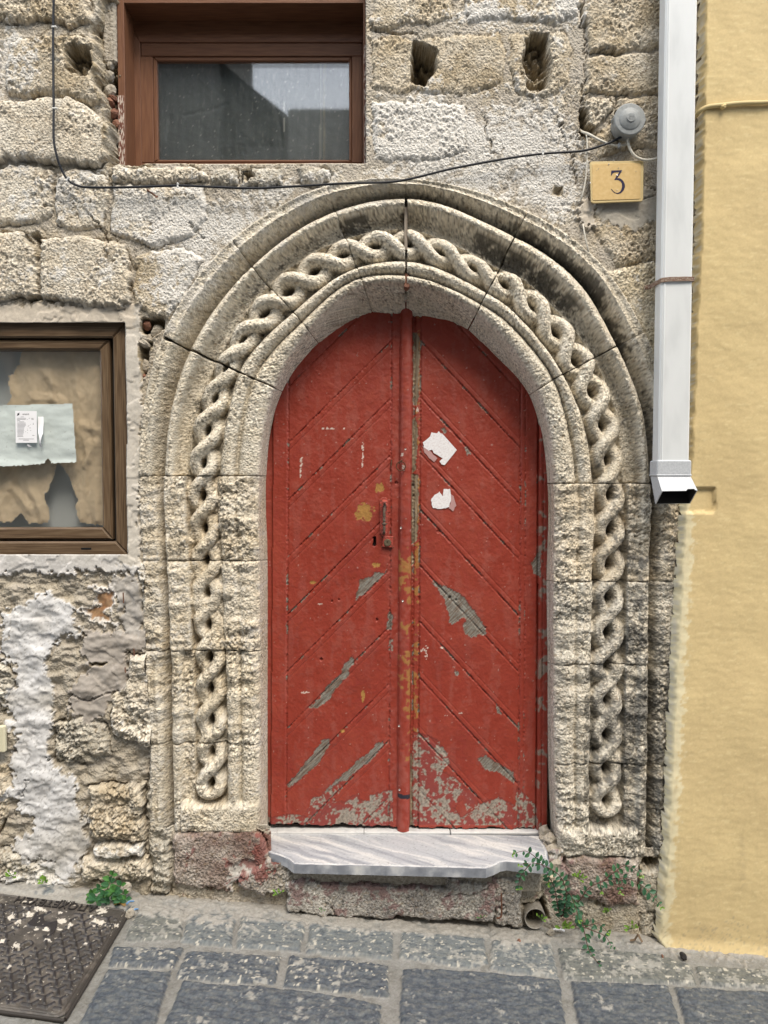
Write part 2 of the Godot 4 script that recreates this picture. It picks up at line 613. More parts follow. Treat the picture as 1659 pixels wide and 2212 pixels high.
func _ready() -> void:
	# ----- camera, sky, sun, exposure -----
	var cam := Camera3D.new()
	cam.name = "camera"
	cam.fov = rad_to_deg(2.0 * atan(1106.0 / FOC))
	cam.position = EYE
	cam.rotation_degrees = Vector3(-DIP, 0, 0)
	cam.near = 0.05
	cam.far = 300.0
	cam.current = true
	add_child(cam)
	var env := Environment.new()
	var sky_m := ProceduralSkyMaterial.new()
	sky_m.sky_top_color = Color(0.86, 0.89, 0.93)
	sky_m.sky_horizon_color = Color(0.90, 0.92, 0.94)
	sky_m.sky_curve = 0.2
	sky_m.ground_bottom_color = Color(0.4, 0.4, 0.4)
	sky_m.ground_horizon_color = Color(0.7, 0.7, 0.7)
	sky_m.sky_energy_multiplier = 1.0
	var sky := Sky.new()
	sky.sky_material = sky_m
	env.background_mode = Environment.BG_SKY
	env.sky = sky
	env.tonemap_mode = Environment.TONE_MAPPER_LINEAR
	env.tonemap_exposure = 3.6
	env.sdfgi_enabled = true
	env.ssao_enabled = true
	env.ssil_enabled = true
	var we := WorldEnvironment.new()
	we.name = "world_environment"
	we.environment = env
	add_child(we)
	var sun := DirectionalLight3D.new()
	sun.name = "sun"
	sun.light_energy = 0.36
	sun.light_color = Color(1.0, 0.96, 0.9)
	sun.light_angular_distance = 26.0
	sun.shadow_enabled = true
	add_child(sun)
	sun.look_at_from_position(Vector3(1.4, 6.0, 3.6), Vector3.ZERO, Vector3.UP)

	rng.seed = 5
	noise(n1, 1, 0.55, 3)
	noise(n2, 2, 0.13, 3)
	noise(n3, 3, 0.035, 2)
	noise(n4, 4, 0.013, 2)
	noise(n5, 5, 0.007, 1)
	noise(nh, 6, 0.09, 3)
	ncell.seed = 7
	ncell.noise_type = FastNoiseLite.TYPE_CELLULAR
	ncell.cellular_return_type = FastNoiseLite.RETURN_DISTANCE
	ncell.frequency = 1.0 / 0.024
	nv.seed = 8
	nv.noise_type = FastNoiseLite.TYPE_VALUE
	nv.fractal_type = FastNoiseLite.FRACTAL_NONE
	nv.frequency = 1.0 / 0.0052
	make_materials()
	build_street()
	build_stone_house()
	build_doorway()
	build_yellow_house()
	build_far_side()
	build_door()
	build_step()
	build_upper_window()
	build_lower_window()
	build_downpipe()
	build_cables()
	build_fittings()
	build_manhole()
	build_plants()
	build_litter()


# ---------- the stone house ----------
var stones: Array[Stone] = []
var holes: Array = []          # [polygon, depth, softness]
var openings: Array = []       # polygons left out of the wall
var whites: Array = []         # u, v, ru, rv, weight of old limewash
var flakes: Array = []         # [polygon, colour, thickness]
var cracks: Array = []
var wall: Field


func rows_of(a: Array, v: float, reach: float) -> Array:
	return a.filter(func(p): return v > p[3] - reach and v < p[4] + reach)


func limestone(x: float, y: float, tone: Color) -> Color:
	var a := n1.get_noise_2d(x * 1.3 + 3.0, y * 1.3)
	var b := n2.get_noise_2d(x + 1.7, y)
	var g := n4.get_noise_2d(x, y)
	var f := n5.get_noise_2d(x, y)
	var c := tone.lerp(tone.lerp(Color(0.74, 0.705, 0.63), 0.5), clampf(0.42 + 0.7 * b + 0.5 * a, 0.0, 1.0))
	var h := nv.get_noise_2d(x, y)
	var pit := 0.55 + 0.6 * sm(-0.2, 0.3, n1.get_noise_2d(x * 1.7 + 9.0, y * 1.7))
	var k := 1.0 + (0.42 * g + 0.36 * f + 0.30 * h) * pit
	if h < -0.6: k *= 0.62
	c = Color(c.r * k, c.g * k, c.b * k)
	var s := n3.get_noise_2d(x * 1.9 + 5.0, y * 2.3)
	if s > 0.34: c = c.lerp(Color(0.24, 0.17, 0.10), minf(0.55, (s - 0.34) * 3.0))
	return c


func worn(x: float, y: float, k: float) -> float:
	# the pitted relief of weathered limestone, in metres: smooth worn faces here, deep pitting there
	k *= 0.4 + 0.85 * sm(-0.2, 0.3, n1.get_noise_2d(x * 1.7 + 9.0, y * 1.7))
	var h := n2.get_noise_2d(x * 1.2, y * 1.2 + 4.0) * 0.0065 * k + n3.get_noise_2d(x, y * 1.3) * 0.0036 * k + n4.get_noise_2d(x + 2.0, y * 1.2) * 0.0042 * k + (n5.get_noise_2d(x, y + 4.0) * 0.0010 + nv.get_noise_2d(x + 3.0, y) * 0.0008) * k
	if n3.get_noise_2d(x * 1.15 + 50.0, y * 1.15) > 0.36: h -= 0.0035 * sqrt(k)
	var p := ncell.get_noise_2d(x + 0.02 * n2.get_noise_2d(x, y), y)   # distance to a pore's middle, -1 at it
	var q := n2.get_noise_2d(x * 0.8 + 7.0, y * 0.8)
	if p < -0.72 + 0.18 * q: h -= 0.006 * k * minf(1.0, (-0.72 + 0.18 * q - p) * 8.0)
	return h


func build_stone_house() -> void:
	var tan := Color(0.45, 0.375, 0.265)
	var pale := Color(0.56, 0.495, 0.395)
	var grey := Color(0.38, 0.345, 0.28)
	var red := Color(0.19, 0.125, 0.105)
	stones = [
		# left of and below the upper window
		stone([-260, -80, 198, -80, 197, 50, 160, 60, 110, 48, 50, 55, -40, 40, -260, 60], 0.035, 1.3, 0.02, tan),
		stone([26, 100, 70, 82, 180, 84, 211, 98, 213, 185, 233, 236, 180, 222, 115, 210, 15, 206, 18, 150], 0.035, 1.6, 0.03, tan),
		stone([-260, 80, -30, 78, 4, 110, -4, 206, -120, 214, -260, 210], 0.02, 1.2, 0.015, pale, 0.5),
		stone([-80, 225, 40, 225, 110, 221, 165, 221, 192, 232, 215, 252, 238, 268, 240, 335, 222, 361, 190, 358, 165, 354, 110, 352, 60, 352, -80, 347], 0.05, 1.2, 0.03, pale),
		stone([-80, 363, 70, 360, 117, 366, 114, 420, 115, 470, 80, 488, 30, 485, -80, 490], 0.025, 1.2, 0.014, pale, 0.25),
		stone([124, 372, 180, 362, 232, 378, 236, 400, 232, 440, 225, 490, 170, 500, 128, 488, 121, 440], 0.022, 1.1, 0.012, pale, 0.3),
		stone([248, 366, 330, 360, 450, 370, 452, 394, 330, 400, 244, 398], 0.03, 1.2, 0.016, pale, 0.2),
		stone([458, 370, 515, 368, 520, 392, 490, 402, 456, 398], 0.03, 1.5, 0.02, grey, 0.2),
		stone([530, 372, 608, 366, 612, 396, 575, 408, 528, 402], 0.03, 1.7, 0.03, grey),
		stone([640, 368, 712, 366, 724, 378, 700, 396, 652, 402], 0.03, 1.6, 0.02, grey),
		stone([240, 405, 440, 405, 452, 470, 402, 518, 330, 538, 243, 500], 0.022, 0.9, 0.008, pale, 0.5),
		stone([-80, 500, 45, 503, 78, 520, 82, 560, 86, 640, 76, 650, 40, 642, -80, 656], 0.04, 1.2, 0.03, pale, 0.2),
		stone([95, 516, 150, 510, 215, 520, 270, 530, 283, 560, 282, 660, 240, 668, 160, 657, 93, 650, 90, 580], 0.045, 1.1, 0.025, pale, 0.15),
		stone([293, 560, 330, 542, 400, 540, 440, 560, 408, 640, 366, 694, 345, 690, 290, 666, 288, 600], 0.025, 1.0, 0.012, tan, 0.15),
		# right of the upper window and round the pipe
		stone([800, -80, 972, -80, 978, 40, 930, 60, 880, 52, 840, 70, 803, 66], 0.02, 1.3, 0.006, tan, 0.1),
		stone([1000, -80, 1250, -80, 1252, 40, 1180, 52, 1100, 44, 1010, 50], 0.02, 1.1, 0.006, tan, 0.35),
		stone([802, 86, 860, 78, 900, 92, 945, 80, 1080, 72, 1090, 110, 1086, 175, 1040, 200, 960, 206, 905, 198, 860, 206, 802, 190], 0.016, 1.4, 0.006, tan),
		stone([1098, 80, 1215, 66, 1236, 110, 1222, 190, 1190, 214, 1120, 208, 1100, 150], 0.016, 1.2, 0.006, tan, 0.1),
		stone([805, 220, 1000, 226, 1010, 330, 930, 352, 806, 345], 0.014, 1.1, 0.004, pale, 0.45),
		stone([1262, -80, 1440, -80, 1440, 106, 1330, 114, 1272, 119, 1260, 60], 0.03, 1.6, 0.03, tan),
		stone([1265, 130, 1330, 122, 1440, 112, 1440, 204, 1330, 204, 1262, 201], 0.024, 1.4, 0.02, tan),
		stone([1254, 222, 1285, 213, 1318, 215, 1326, 235, 1300, 262, 1276, 284, 1262, 262], 0.03, 1.5, 0.05, pale),
		stone([1334, 212, 1440, 210, 1440, 320, 1340, 326, 1330, 290], 0.02, 1.5, 0.02, tan),
		stone([1280, 296, 1330, 262, 1336, 330, 1290, 342], 0.016, 1.4, 0.02, tan),
		stone([1268, 444, 1440, 440, 1440, 560, 1330, 580, 1290, 520], 0.018, 1.5, 0.008, tan),
		stone([1300, 590, 1440, 566, 1440, 760, 1400, 770, 1350, 660], 0.026, 1.1, 0.01, Color(0.58, 0.5, 0.36)),
		# the rubble below the lower window
		stone([281, 1414, 362, 1411, 362, 1594, 317, 1606, 251, 1586, 245, 1494, 274, 1471], 0.03, 1.9, 0.03, pale, 0.15),
		stone([300, 1216, 362, 1214, 366, 1400, 330, 1372, 312, 1300], 0.02, 1.9, 0.01, pale, 0.2),
		stone([118, 1566, 180, 1540, 236, 1566, 240, 1632, 180, 1648, 122, 1640], 0.02, 1.9, 0.03, grey),
		stone([198, 1694, 314, 1692, 317, 1812, 260, 1808, 198, 1802], 0.035, 1.5, 0.04, tan),
		stone([204, 1818, 250, 1812, 314, 1818, 315, 1842, 260, 1846, 206, 1842], 0.04, 1.1, 0.03, pale, 0.7),
		stone([180, 1852, 322, 1850, 322, 1886, 290, 1902, 184, 1898], 0.03, 1.7, 0.04, pale),
		stone([320, 1612, 368, 1608, 370, 1928, 332, 1930, 322, 1800], 0.02, 2.0, 0.03, grey, 0.1),
		stone([-60, 1440, 14, 1430, 36, 1470, 8, 1540, -60, 1560], 0.02, 2.0, 0.04, grey),
		stone([-60, 1655, 18, 1650, 24, 1720, 4, 1800, -60, 1810], 0.02, 1.8, 0.04, tan),
		stone([-60, 1830, 40, 1836, 96, 1880, 90, 1905, -60, 1900], 0.02, 2.0, 0.04, grey),
		# the footings
		stone([376, 1794, 560, 1794, 578, 1812, 572, 1870, 505, 1900, 495, 1916, 376, 1904], 0.035, 1.6, 0.03, red, 0.0, "footing_stone"),
		stone([1222, 1848, 1378, 1850, 1380, 1900, 1374, 1948, 1300, 1952, 1228, 1930], 0.03, 1.7, 0.04, red, 0.0, "footing_stone"),
		stone([1386, 1876, 1424, 1868, 1430, 1960, 1394, 1968, 1384, 1920], 0.02, 1.8, 0.05, grey, 0.0, "footing_stone"),
		stone([1384, 1972, 1426, 1966, 1426, 2030, 1386, 2026], 0.01, 1.6, 0.03, grey, 0.0, "footing_stone"),
		stone([1126, 1870, 1200, 1876, 1206, 1900, 1160, 1908, 1128, 1900], 0.05, 1.2, 0.03, tan, 0.0, "footing_stone"),
		stone([610, 1890, 676, 1886, 700, 1892, 960, 1898, 962, 1880, 1068, 1896, 1066, 1976, 900, 1968, 800, 1966, 736, 1964, 690, 1960, 620, 1952, 628, 1920], 0.075, 0.5, 0.02, Color(0.25, 0.235, 0.22), 0.0, "step_riser", 0.01, 8.0),
		stone([1064, 1880, 1118, 1878, 1120, 1990, 1070, 1986], 0.06, 0.7, 0.02, Color(0.25, 0.235, 0.22), 0.0, "step_riser", 0.01, 8.0),
		stone([520, 1868, 575, 1850, 612, 1846, 640, 1868, 628, 1896, 606, 1920, 560, 1926, 520, 1908], 0.06, 1.6, 0.03, Color(0.24, 0.21, 0.19), 0.0, "footing_stone"),
	]
	holes = [
		[pv([148, 116, 165, 103, 203, 108, 205, 160, 192, 175, 165, 173, 150, 160]), 0.075, 8.0],
		[pv([892, 86, 906, 88, 945, 109, 944, 159, 922, 185, 899, 188, 882, 178, 889, 145, 884, 109]), 0.13, 8.0],
		[pv([1127, 83, 1147, 72, 1186, 72, 1191, 132, 1183, 198, 1160, 205, 1133, 195, 1128, 139]), 0.085, 9.0],
		[pv([1247, 238, 1258, 238, 1268, 268, 1284, 286, 1276, 300, 1256, 296, 1248, 270]), 0.10, 5.0],
		[pv([1386, 1850, 1424, 1848, 1426, 1868, 1400, 1874, 1386, 1870]), 0.11, 5.0],
		[pv([190, 60, 206, 30, 232, -90, 320, -90, 320, 358, 236, 363, 226, 330, 224, 270, 205, 190, 203, 100]), 0.12, 17.0],
		[pv([305, 690, 350, 682, 356, 706, 342, 722, 330, 735, 300, 720]), 0.09, 5.0],
		[pv([304, 735, 332, 740, 322, 800, 306, 830, 302, 780]), 0.05, 5.0],
		[pv([334, 1386, 370, 1380, 372, 1400, 340, 1402]), 0.07, 4.0],
		[pv([196, 1428, 240, 1424, 232, 1436, 200, 1440]), 0.03, 4.0],
		[pv([1128, 1950, 1180, 1938, 1184, 1990, 1130, 1992]), 0.09, 5.0],
		[pv([528, 376, 548, 374, 552, 390, 534, 396]), 0.035, 4.0],
		[pv([1190, 400, 1216, 404, 1210, 426, 1186, 422]), 0.02, 4.0],
		[pv([52, 516, 84, 500, 96, 512, 92, 545, 80, 560, 70, 540]), 0.03, 6.0],
		[pv([116, 408, 122, 404, 124, 424, 116, 424]), 0.03, 3.0],
		[pv([60, 644, 88, 640, 90, 656, 66, 658]), 0.02, 3.0],
	]
	# limewash left on the stones
	whites = [
		[30, 150, 60, 110, 0.9], [500, 470, 190, 60, 0.9], [640, 400, 120, 40, 0.5], [1000, 270, 170, 70, 0.75], [1010, 385, 220, 70, 0.8], [900, 250, 90, 120, 0.55],
		[1050, 40, 130, 30, 0.8], [1180, 300, 90, 80, 0.8], [1200, 430, 90, 60, 0.6], [120, 420, 130, 60, 0.45], [180, 590, 140, 60, 0.4], [430, 560, 90, 50, 0.8], [380, 640, 40, 60, 0.7],
		[1230, 30, 40, 90, 0.5], [1350, 640, 60, 70, 0.35], [860, 20, 60, 40, 0.3], [130, 1860, 80, 60, 0.9], [60, 1900, 80, 25, 1.0], [300, 1300, 40, 60, 0.5], [330, 1130, 40, 200, 0.35], [30, 350, 60, 30, 0.5],
	]
	flakes = [
		# the limed ledge under the lower window, the flaking white coat below it, the cement, the bare orange stain
		[pv([-80, 1172, 300, 1172, 306, 1216, 300, 1246, 230, 1240, 226, 1237, -80, 1239]), Color(0.60, 0.58, 0.56), 0.012],
		[pv([186, 1362, 330, 1358, 344, 1388, 275, 1412, 278, 1478, 245, 1494, 232, 1547, 185, 1560, 152, 1527, 158, 1478, 198, 1448, 178, 1412]), Color(0.36, 0.325, 0.29), 0.010],
		[pv([232, 1250, 300, 1246, 318, 1330, 300, 1374, 258, 1366, 256, 1300]), Color(0.40, 0.375, 0.345), 0.008],
		[pv([10, 1335, 50, 1302, 106, 1286, 132, 1296, 162, 1312, 165, 1342, 182, 1355, 165, 1382, 139, 1375, 122, 1395, 99, 1428, 106, 1461, 119, 1487, 116, 1527, 116, 1567, 106, 1600, 105, 1646, 165, 1683, 165, 1739, 185, 1746, 179, 1756, 198, 1766, 182, 1789, 195, 1802, 198, 1829, 169, 1858, 165, 1882, 132, 1901, 99, 1872, 99, 1852, 56, 1858, 33, 1835, 25, 1822, 40, 1809, 83, 1796, 60, 1763, 33, 1730, 13, 1726, 30, 1663, 26, 1646, 40, 1593, 20, 1557, 7, 1527, 20, 1500, 36, 1477, 40, 1441, 13, 1425, 7, 1388]), Color(0.585, 0.58, 0.58), 0.007],
		[pv([198, 1266, 256, 1264, 252, 1309, 231, 1329, 256, 1346, 198, 1348, 172, 1322, 208, 1299]), Color(0.66, 0.63, 0.6), 0.006],
		[pv([1250, 440, 1275, 436, 1290, 480, 1272, 500, 1254, 486, 1244, 460]), Color(0.56, 0.5, 0.42), 0.010],
		[pv([1296, 400, 1420, 404, 1424, 470, 1370, 500, 1300, 480, 1268, 470]), Color(0.40, 0.37, 0.32), 0.008],
		[pv([505, 1858, 540, 1846, 560, 1862, 548, 1880, 525, 1890, 505, 1915, 492, 1905, 498, 1880]), Color(0.62, 0.6, 0.58), 0.012],
		[pv([258, 655, 304, 664, 309, 760, 312, 900, 306, 1030, 302, 1120, 308, 1180, 306, 1222, 258, 1222]), Color(0.56, 0.52, 0.46), 0.006],
		[pv([-80, 660, 290, 660, 292, 716, -80, 716]), Color(0.56, 0.5, 0.42), 0.004],
		[pv([1180, 1812, 1206, 1812, 1210, 1850, 1226, 1868, 1222, 1900, 1196, 1890, 1186, 1860]), Color(0.44, 0.42, 0.39), 0.014],
	]
	var bare := pv([206, 1276, 250, 1272, 246, 1308, 226, 1326, 250, 1340, 204, 1342, 184, 1322, 212, 1300])
	cracks = [
		[1258, -60, 1255, 60], [1255, 60, 1263, 125], [1263, 125, 1257, 216], [1270, 120, 1320, 112], [1257, 216, 1250, 330], [800, 60, 850, 78], [850, 78, 890, 70], [890, 70, 905, 84],
		[228, 490, 238, 560], [200, 470, 232, 510], [232, 510, 262, 530], [410, 480, 440, 520], [1085, 640, 1100, 700], [160, 1505, 196, 1512], [196, 1512, 240, 1490], [110, 1600, 150, 1560],
		[150, 1560, 156, 1500], [318, 1640, 316, 1760], [316, 1760, 322, 1840], [640, 398, 700, 405], [240, 372, 246, 420], [1085, 1890, 1080, 1975], [960, 1920, 1068, 1900], [1320, 400, 1380, 430], [1380, 430, 1420, 420],
		[1200, 250, 1230, 330], [1230, 330, 1245, 400], [1040, 250, 1060, 330], [92, 450, 118, 446], [700, 1925, 736, 1962], [40, 1600, 20, 1660], [60, 1680, 30, 1760], [186, 1740, 200, 1800],
	]
	openings = [
		pv([247, -400, 792, -400, 792, 358, 247, 358]),
		pv([-400, 696, 276, 696, 281, 1200, -400, 1200]),
		doorway_outline(),
	]
	# bounds per shape, so that a row only looks at what it crosses
	holes = holes.map(func(h): return [h[0], h[1], h[2], bounds(h[0]).position.y, bounds(h[0]).end.y])
	for k in flakes.size(): flakes[k] = [flakes[k][0], flakes[k][1], flakes[k][2], bounds(flakes[k][0]).position.y, bounds(flakes[k][0]).end.y, k]
	cracks = cracks.map(func(c): return [Vector2(c[0], c[1]), Vector2(c[2], c[3]), 0, minf(c[1], c[3]), maxf(c[1], c[3])])
	wall = Field.new(-1.78, -0.22, 1.24, 3.66, 0.0042)
	var f := wall
	wall.run(func(j: int):
		var hr := PackedFloat32Array()
		var cr := PackedColorArray()
		var ir := PackedInt32Array()
		hr.resize(f.nx)
		cr.resize(f.nx)
		ir.resize(f.nx)
		var y := f.y0 + j * f.st
		var v0 := sheet(0, y, 0).y
		var near := stones.filter(func(s): return v0 > s.bb.position.y and v0 < s.bb.end.y)
		var hs := rows_of(holes, v0, 14.0)
		var fs := rows_of(flakes, v0, 30.0)
		var cs := rows_of(cracks, v0, 8.0)
		var ops := openings.filter(func(o): return v0 > bounds(o).position.y - 20 and v0 < bounds(o).end.y + 20)
		var wh := whites.filter(func(w): return absf(v0 - w[1]) < w[3] * 2.2)
		for i in f.nx:
			var x := f.x0 + i * f.st
			var p := sheet(x, y, 0)
			var u := p.x
			var v := p.y
			var a1 := n1.get_noise_2d(x, y)
			var a2 := n2.get_noise_2d(x, y)
			var a3 := n3.get_noise_2d(x, y)
			var wu := u + a2 * 9.0 + a3 * 4.0
			var wv := v + n2.get_noise_2d(x + 9.0, y) * 9.0 + n3.get_noise_2d(x + 9.0, y) * 4.0
			var lower := sm(1215.0, 1260.0, v) * (1.0 - sm(360.0, 400.0, u))
			var fill := 0.75 + 0.25 * lower        # the joints of the upper wall are filled almost flush
			# cut-outs
			ir[i] = 0
			var cut := false
			for o: PackedVector2Array in ops:
				if sd(u, v, o) > 4.0:
					cut = true
					break
			if cut:
				ir[i] = -1
				hr[i] = -0.12
				cr[i] = Color(0.3, 0.25, 0.2)
				continue
			# which stone
			var best := -99.0
			var s: Stone = null
			for t: Stone in near:
				if wu > t.bb.position.x and wu < t.bb.end.x:
					var d := sd(wu, wv, t.poly)
					if d > best:
						best = d
						s = t
			var z: float
			var col: Color
			var white := 0.0
			if best > 0.0:
				var e := 1.0 - clampf(best / s.soft, 0.0, 1.0)
				z = s.z * fill - s.bev * fill * e * e - 0.004 * (1.0 - sm(0.0, 3.0, best)) + worn(x, y, s.rough * (0.62 + 0.3 * lower)) + a1 * 0.008
				col = limestone(x, y, s.tone)
				white = s.white
				ir[i] = 1 + stones.find(s)
			else:
				z = a1 * 0.008 + worn(x, y, 0.5) + 0.004
				col = Color(0.44, 0.40, 0.345).lerp(limestone(x, y, Color(0.42, 0.36, 0.27)), clampf(0.5 + a2 * 1.4, 0.0, 1.0))
				if s != null and best > -7.0:
					z -= s.gap * fill * (1.0 - sm(0.0, 5.0, -best)) * clampf(0.35 + a2 * 2.4, 0.0, 1.1)
			if lower > 0.0:
				var r := nh.get_noise_2d(x * 0.6, y * 0.9)
				z += lower * (r * 0.021 + n3.get_noise_2d(x * 0.7, y * 1.2 + 3.0) * 0.006)
				if best <= 0.0: col = col.lerp(Color(0.38, 0.34, 0.275), lower * 0.6)
			# limewash
			for w in wh:
				var du: float = (u - w[0]) / w[2]
				var dv: float = (v - w[1]) / w[3]
				white += w[4] * exp(-du * du - dv * dv)
			var wm := sm(0.30, 0.52, white * 0.62 + 0.34 * a2 + 0.26 * a3 + 0.2 * n4.get_noise_2d(x + 4.0, y) + 0.12 * a1)
			if wm > 0.0:
				var t := 1.0 + 0.16 * n4.get_noise_2d(x, y + 5.0) + 0.18 * n5.get_noise_2d(x, y)
				col = col.lerp(Color(0.66 * t, 0.64 * t, 0.605 * t), wm * 0.9)
				z += 0.0025 * wm
			# coats and patches
			for h in fs:
				var d := sd(wu, wv, h[0]) + a2 * (14.0 if h[5] == 3 else 0.0) + a3 * 12.0 + n4.get_noise_2d(x, y) * 6.0
				if d > 0.0:
					var t := 1.0 + 0.09 * a2 + 0.10 * n4.get_noise_2d(x, y + 9.0) + 0.06 * n5.get_noise_2d(x, y)
					var k := sm(0.0, 2.0, d)
					if d > 0.8: ir[i] = 200 + int(h[5])
					var flat: float = a1 * 0.008 + lower * nh.get_noise_2d(x * 0.6, y * 0.9) * 0.012 + a3 * 0.001 + n2.get_noise_2d(x * 0.6, y * 0.9 + 8.0) * 0.003
					z = lerpf(z, lerpf(z, flat + 0.006, 0.82) + h[2] * 0.7 + 0.003 * sm(0.0, 0.04, n2.get_noise_2d(x * 0.8 + 30.0, y * 1.2)), k)
					var hc: Color = h[1].lerp(Color(0.50, 0.47, 0.42), clampf(n1.get_noise_2d(x * 1.4, y * 1.4 + 2.0) * 1.6, 0.0, 0.7)) if h[1].b > 0.5 else h[1]
					col = col.lerp(Color(hc.r * t, hc.g * t, hc.b * t), k)
					if h[1].b > 0.575 and h[1].b < 0.585 and h[1].r < 0.59 and d > 5.0 and n4.get_noise_2d(x * 0.9 + 3.0, y * 0.9) > 0.44: col = col.lerp(Color(0.3, 0.29, 0.28), 0.8)
			if v0 > 1255 and v0 < 1360:
				var d := sd(wu, wv, bare) + a3 * 8.0
				if d > 0.0:
					col = col.lerp(Color(0.25, 0.115, 0.042).lerp(Color(0.34, 0.20, 0.10), clampf(0.5 + 1.4 * a3, 0.0, 1.0)) * (1.0 + 0.4 * n4.get_noise_2d(x, y)), sm(0.0, 5.0, d) * 0.92)
					z -= 0.011
			# old red paint on the footings
			if v0 > 1790 and u > 380 and u < 1260:
				var d := (a2 * 1.3 + a3 * 0.8 + n4.get_noise_2d(x + 7.0, y) * 0.4)
				var want := 0.0
				if u < 620: want = exp(-pow((u - 565) / 45.0, 2) - pow((v - 1840) / 45.0, 2)) * 0.9
				elif u < 1080: want = 0.36 * sm(1985.0, 1900.0, v)
				else: want = 0.32 * exp(-pow((u - 1220) / 40.0, 2))
				var k := sm(0.34, 0.5, d * 0.5 + want)
				col = col.lerp(Color(0.2, 0.05, 0.042) if u < 620 else Color(0.23, 0.14, 0.135), k * 0.75)
			# pits
			for h in hs:
				var d := sd(wu, wv, h[0])
				if d > 0.0:
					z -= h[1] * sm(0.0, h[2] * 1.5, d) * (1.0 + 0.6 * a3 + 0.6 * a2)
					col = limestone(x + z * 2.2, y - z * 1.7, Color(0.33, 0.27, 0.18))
			for c in cs:
				var d := seg_d(wu + a3 * 6.0, wv + a2 * 6.0, c[0], c[1])
				if d < 2.4: z -= 0.014 * (1.0 - d / 2.4)
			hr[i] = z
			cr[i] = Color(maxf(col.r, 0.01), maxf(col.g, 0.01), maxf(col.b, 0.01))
		f.H[j] = hr
		f.C[j] = cr
		f.I[j] = ir)
	var house := thing("stone_house", "old limestone house wall of worn blocks and patchy limewash round the carved doorway", "house", Vector3(0, 0, 0))
	var ms := wall.meshes()
	for k in ms:
		if k == 0: part(house, "wall", ms[k], M.stone)
	for k in ms:
		if k > 0 and k < 200: part(house, stones[k - 1].called, ms[k], M.stone)
		elif k >= 200: part(house, "lime_coat" if k != 201 and k != 202 and k != 206 else "cement_patch", ms[k], M.coat)
	# the wall goes on outside the picture and behind
	part(house, "wall", box_mesh(Vector3(-3.28, 3.2, -0.2), Vector3(2.98, 7.0, 0.4), 0.01), M.rubble)
	part(house, "wall", box_mesh(Vector3(-0.3, 5.2, -0.2), Vector3(3.1, 3.1, 0.4), 0.01), M.rubble)
	# the room behind, closed on all sides
	for b in [[Vector3(-0.28, 1.7, -0.95), Vector3(3.4, 4.4, 0.1)], [Vector3(-1.92, 1.7, -0.52), Vector3(0.1, 4.4, 0.76)], [Vector3(1.36, 1.7, -0.52), Vector3(0.1, 4.4, 0.76)], [Vector3(-0.28, 3.86, -0.52), Vector3(3.4, 0.1, 0.76)], [Vector3(-0.28, -0.42, -0.52), Vector3(3.4, 0.1, 0.76)]]:
		part(house, "inner_wall", box_mesh(b[0], b[1], 0.004), M.room)
	# mortar packed between the step and the jamb
	var pack := [[1178, 1815, -0.09, 15], [1184, 1830, -0.06, 17], [1188, 1848, -0.03, 18], [1178, 1798, -0.11, 14], [1194, 1838, -0.02, 15], [1194, 1866, 0.0, 18], [1190, 1812, -0.05, 14]]
	for h in pack: part(house, "mortar_lump", pebble(at(h[0], h[1], h[2]), h[3] * 0.00175, 1.0), M.rubble)
	# loose filling beside the upper window and in the gap by the hood
	var heap := [[232, 168, 15, 0], [238, 196, 14, 0], [236, 225, 13, 1], [247, 247, 12, 1], [243, 283, 12, 0], [248, 300, 13, 0], [236, 330, 14, 0], [240, 142, 10, 0], [246, 212, 9, 1], [250, 268, 9, 1],
		[311, 742, 17, 0], [340, 716, 14, 0], [318, 704, 11, 1], [327, 730, 10, 0], [316, 792, 14, 0], [312, 815, 10, 1]]
	for h in heap:
		part(house, "filling_stone", pebble(at(h[0], h[1], -0.06 if h[0] < 300 else -0.015), h[2] * 0.00175, 0.55), M.brick if h[3] else M.rubble)
	part(house, "filling_stone", box_mesh(at(240, 62, -0.07), Vector3(0.05, 0.27, 0.05), 0.008), M.rubble)


func pebble(c: Vector3, r: float, flat := 0.8) -> ArrayMesh:
	# an uneven stone
	var st := begin()
	var pts := []
	var sh := rng.randf() * 50.0
	var rot := Basis.from_euler(Vector3(rng.randf(), rng.randf(), rng.randf()) * 6.0)
	var rings := 7
	var sides := 10
	for a in rings + 1:
		var row := []
		for b in sides:
			var d := Vector3.UP.rotated(Vector3.RIGHT, PI * a / rings).rotated(Vector3.UP, TAU * b / sides)
			var k := 1.0 + 0.45 * n1.get_noise_3d(d.x * 0.4 + sh, d.y * 0.4, d.z * 0.4) + 0.2 * n1.get_noise_3d(d.x * 1.2 + sh, d.y * 1.2, d.z * 1.2)
			row.append(c + rot * (d * Vector3(1.1, flat, 0.95) * k * r))
		pts.append(row)
	for a in rings:
		for b in sides:
			var e := (b + 1) % sides
			quad(st, pts[a][b], pts[a][e], pts[a + 1][e], pts[a + 1][b], pts[a][b] + pts[a + 1][e] - c * 2.0)
	return done(st)


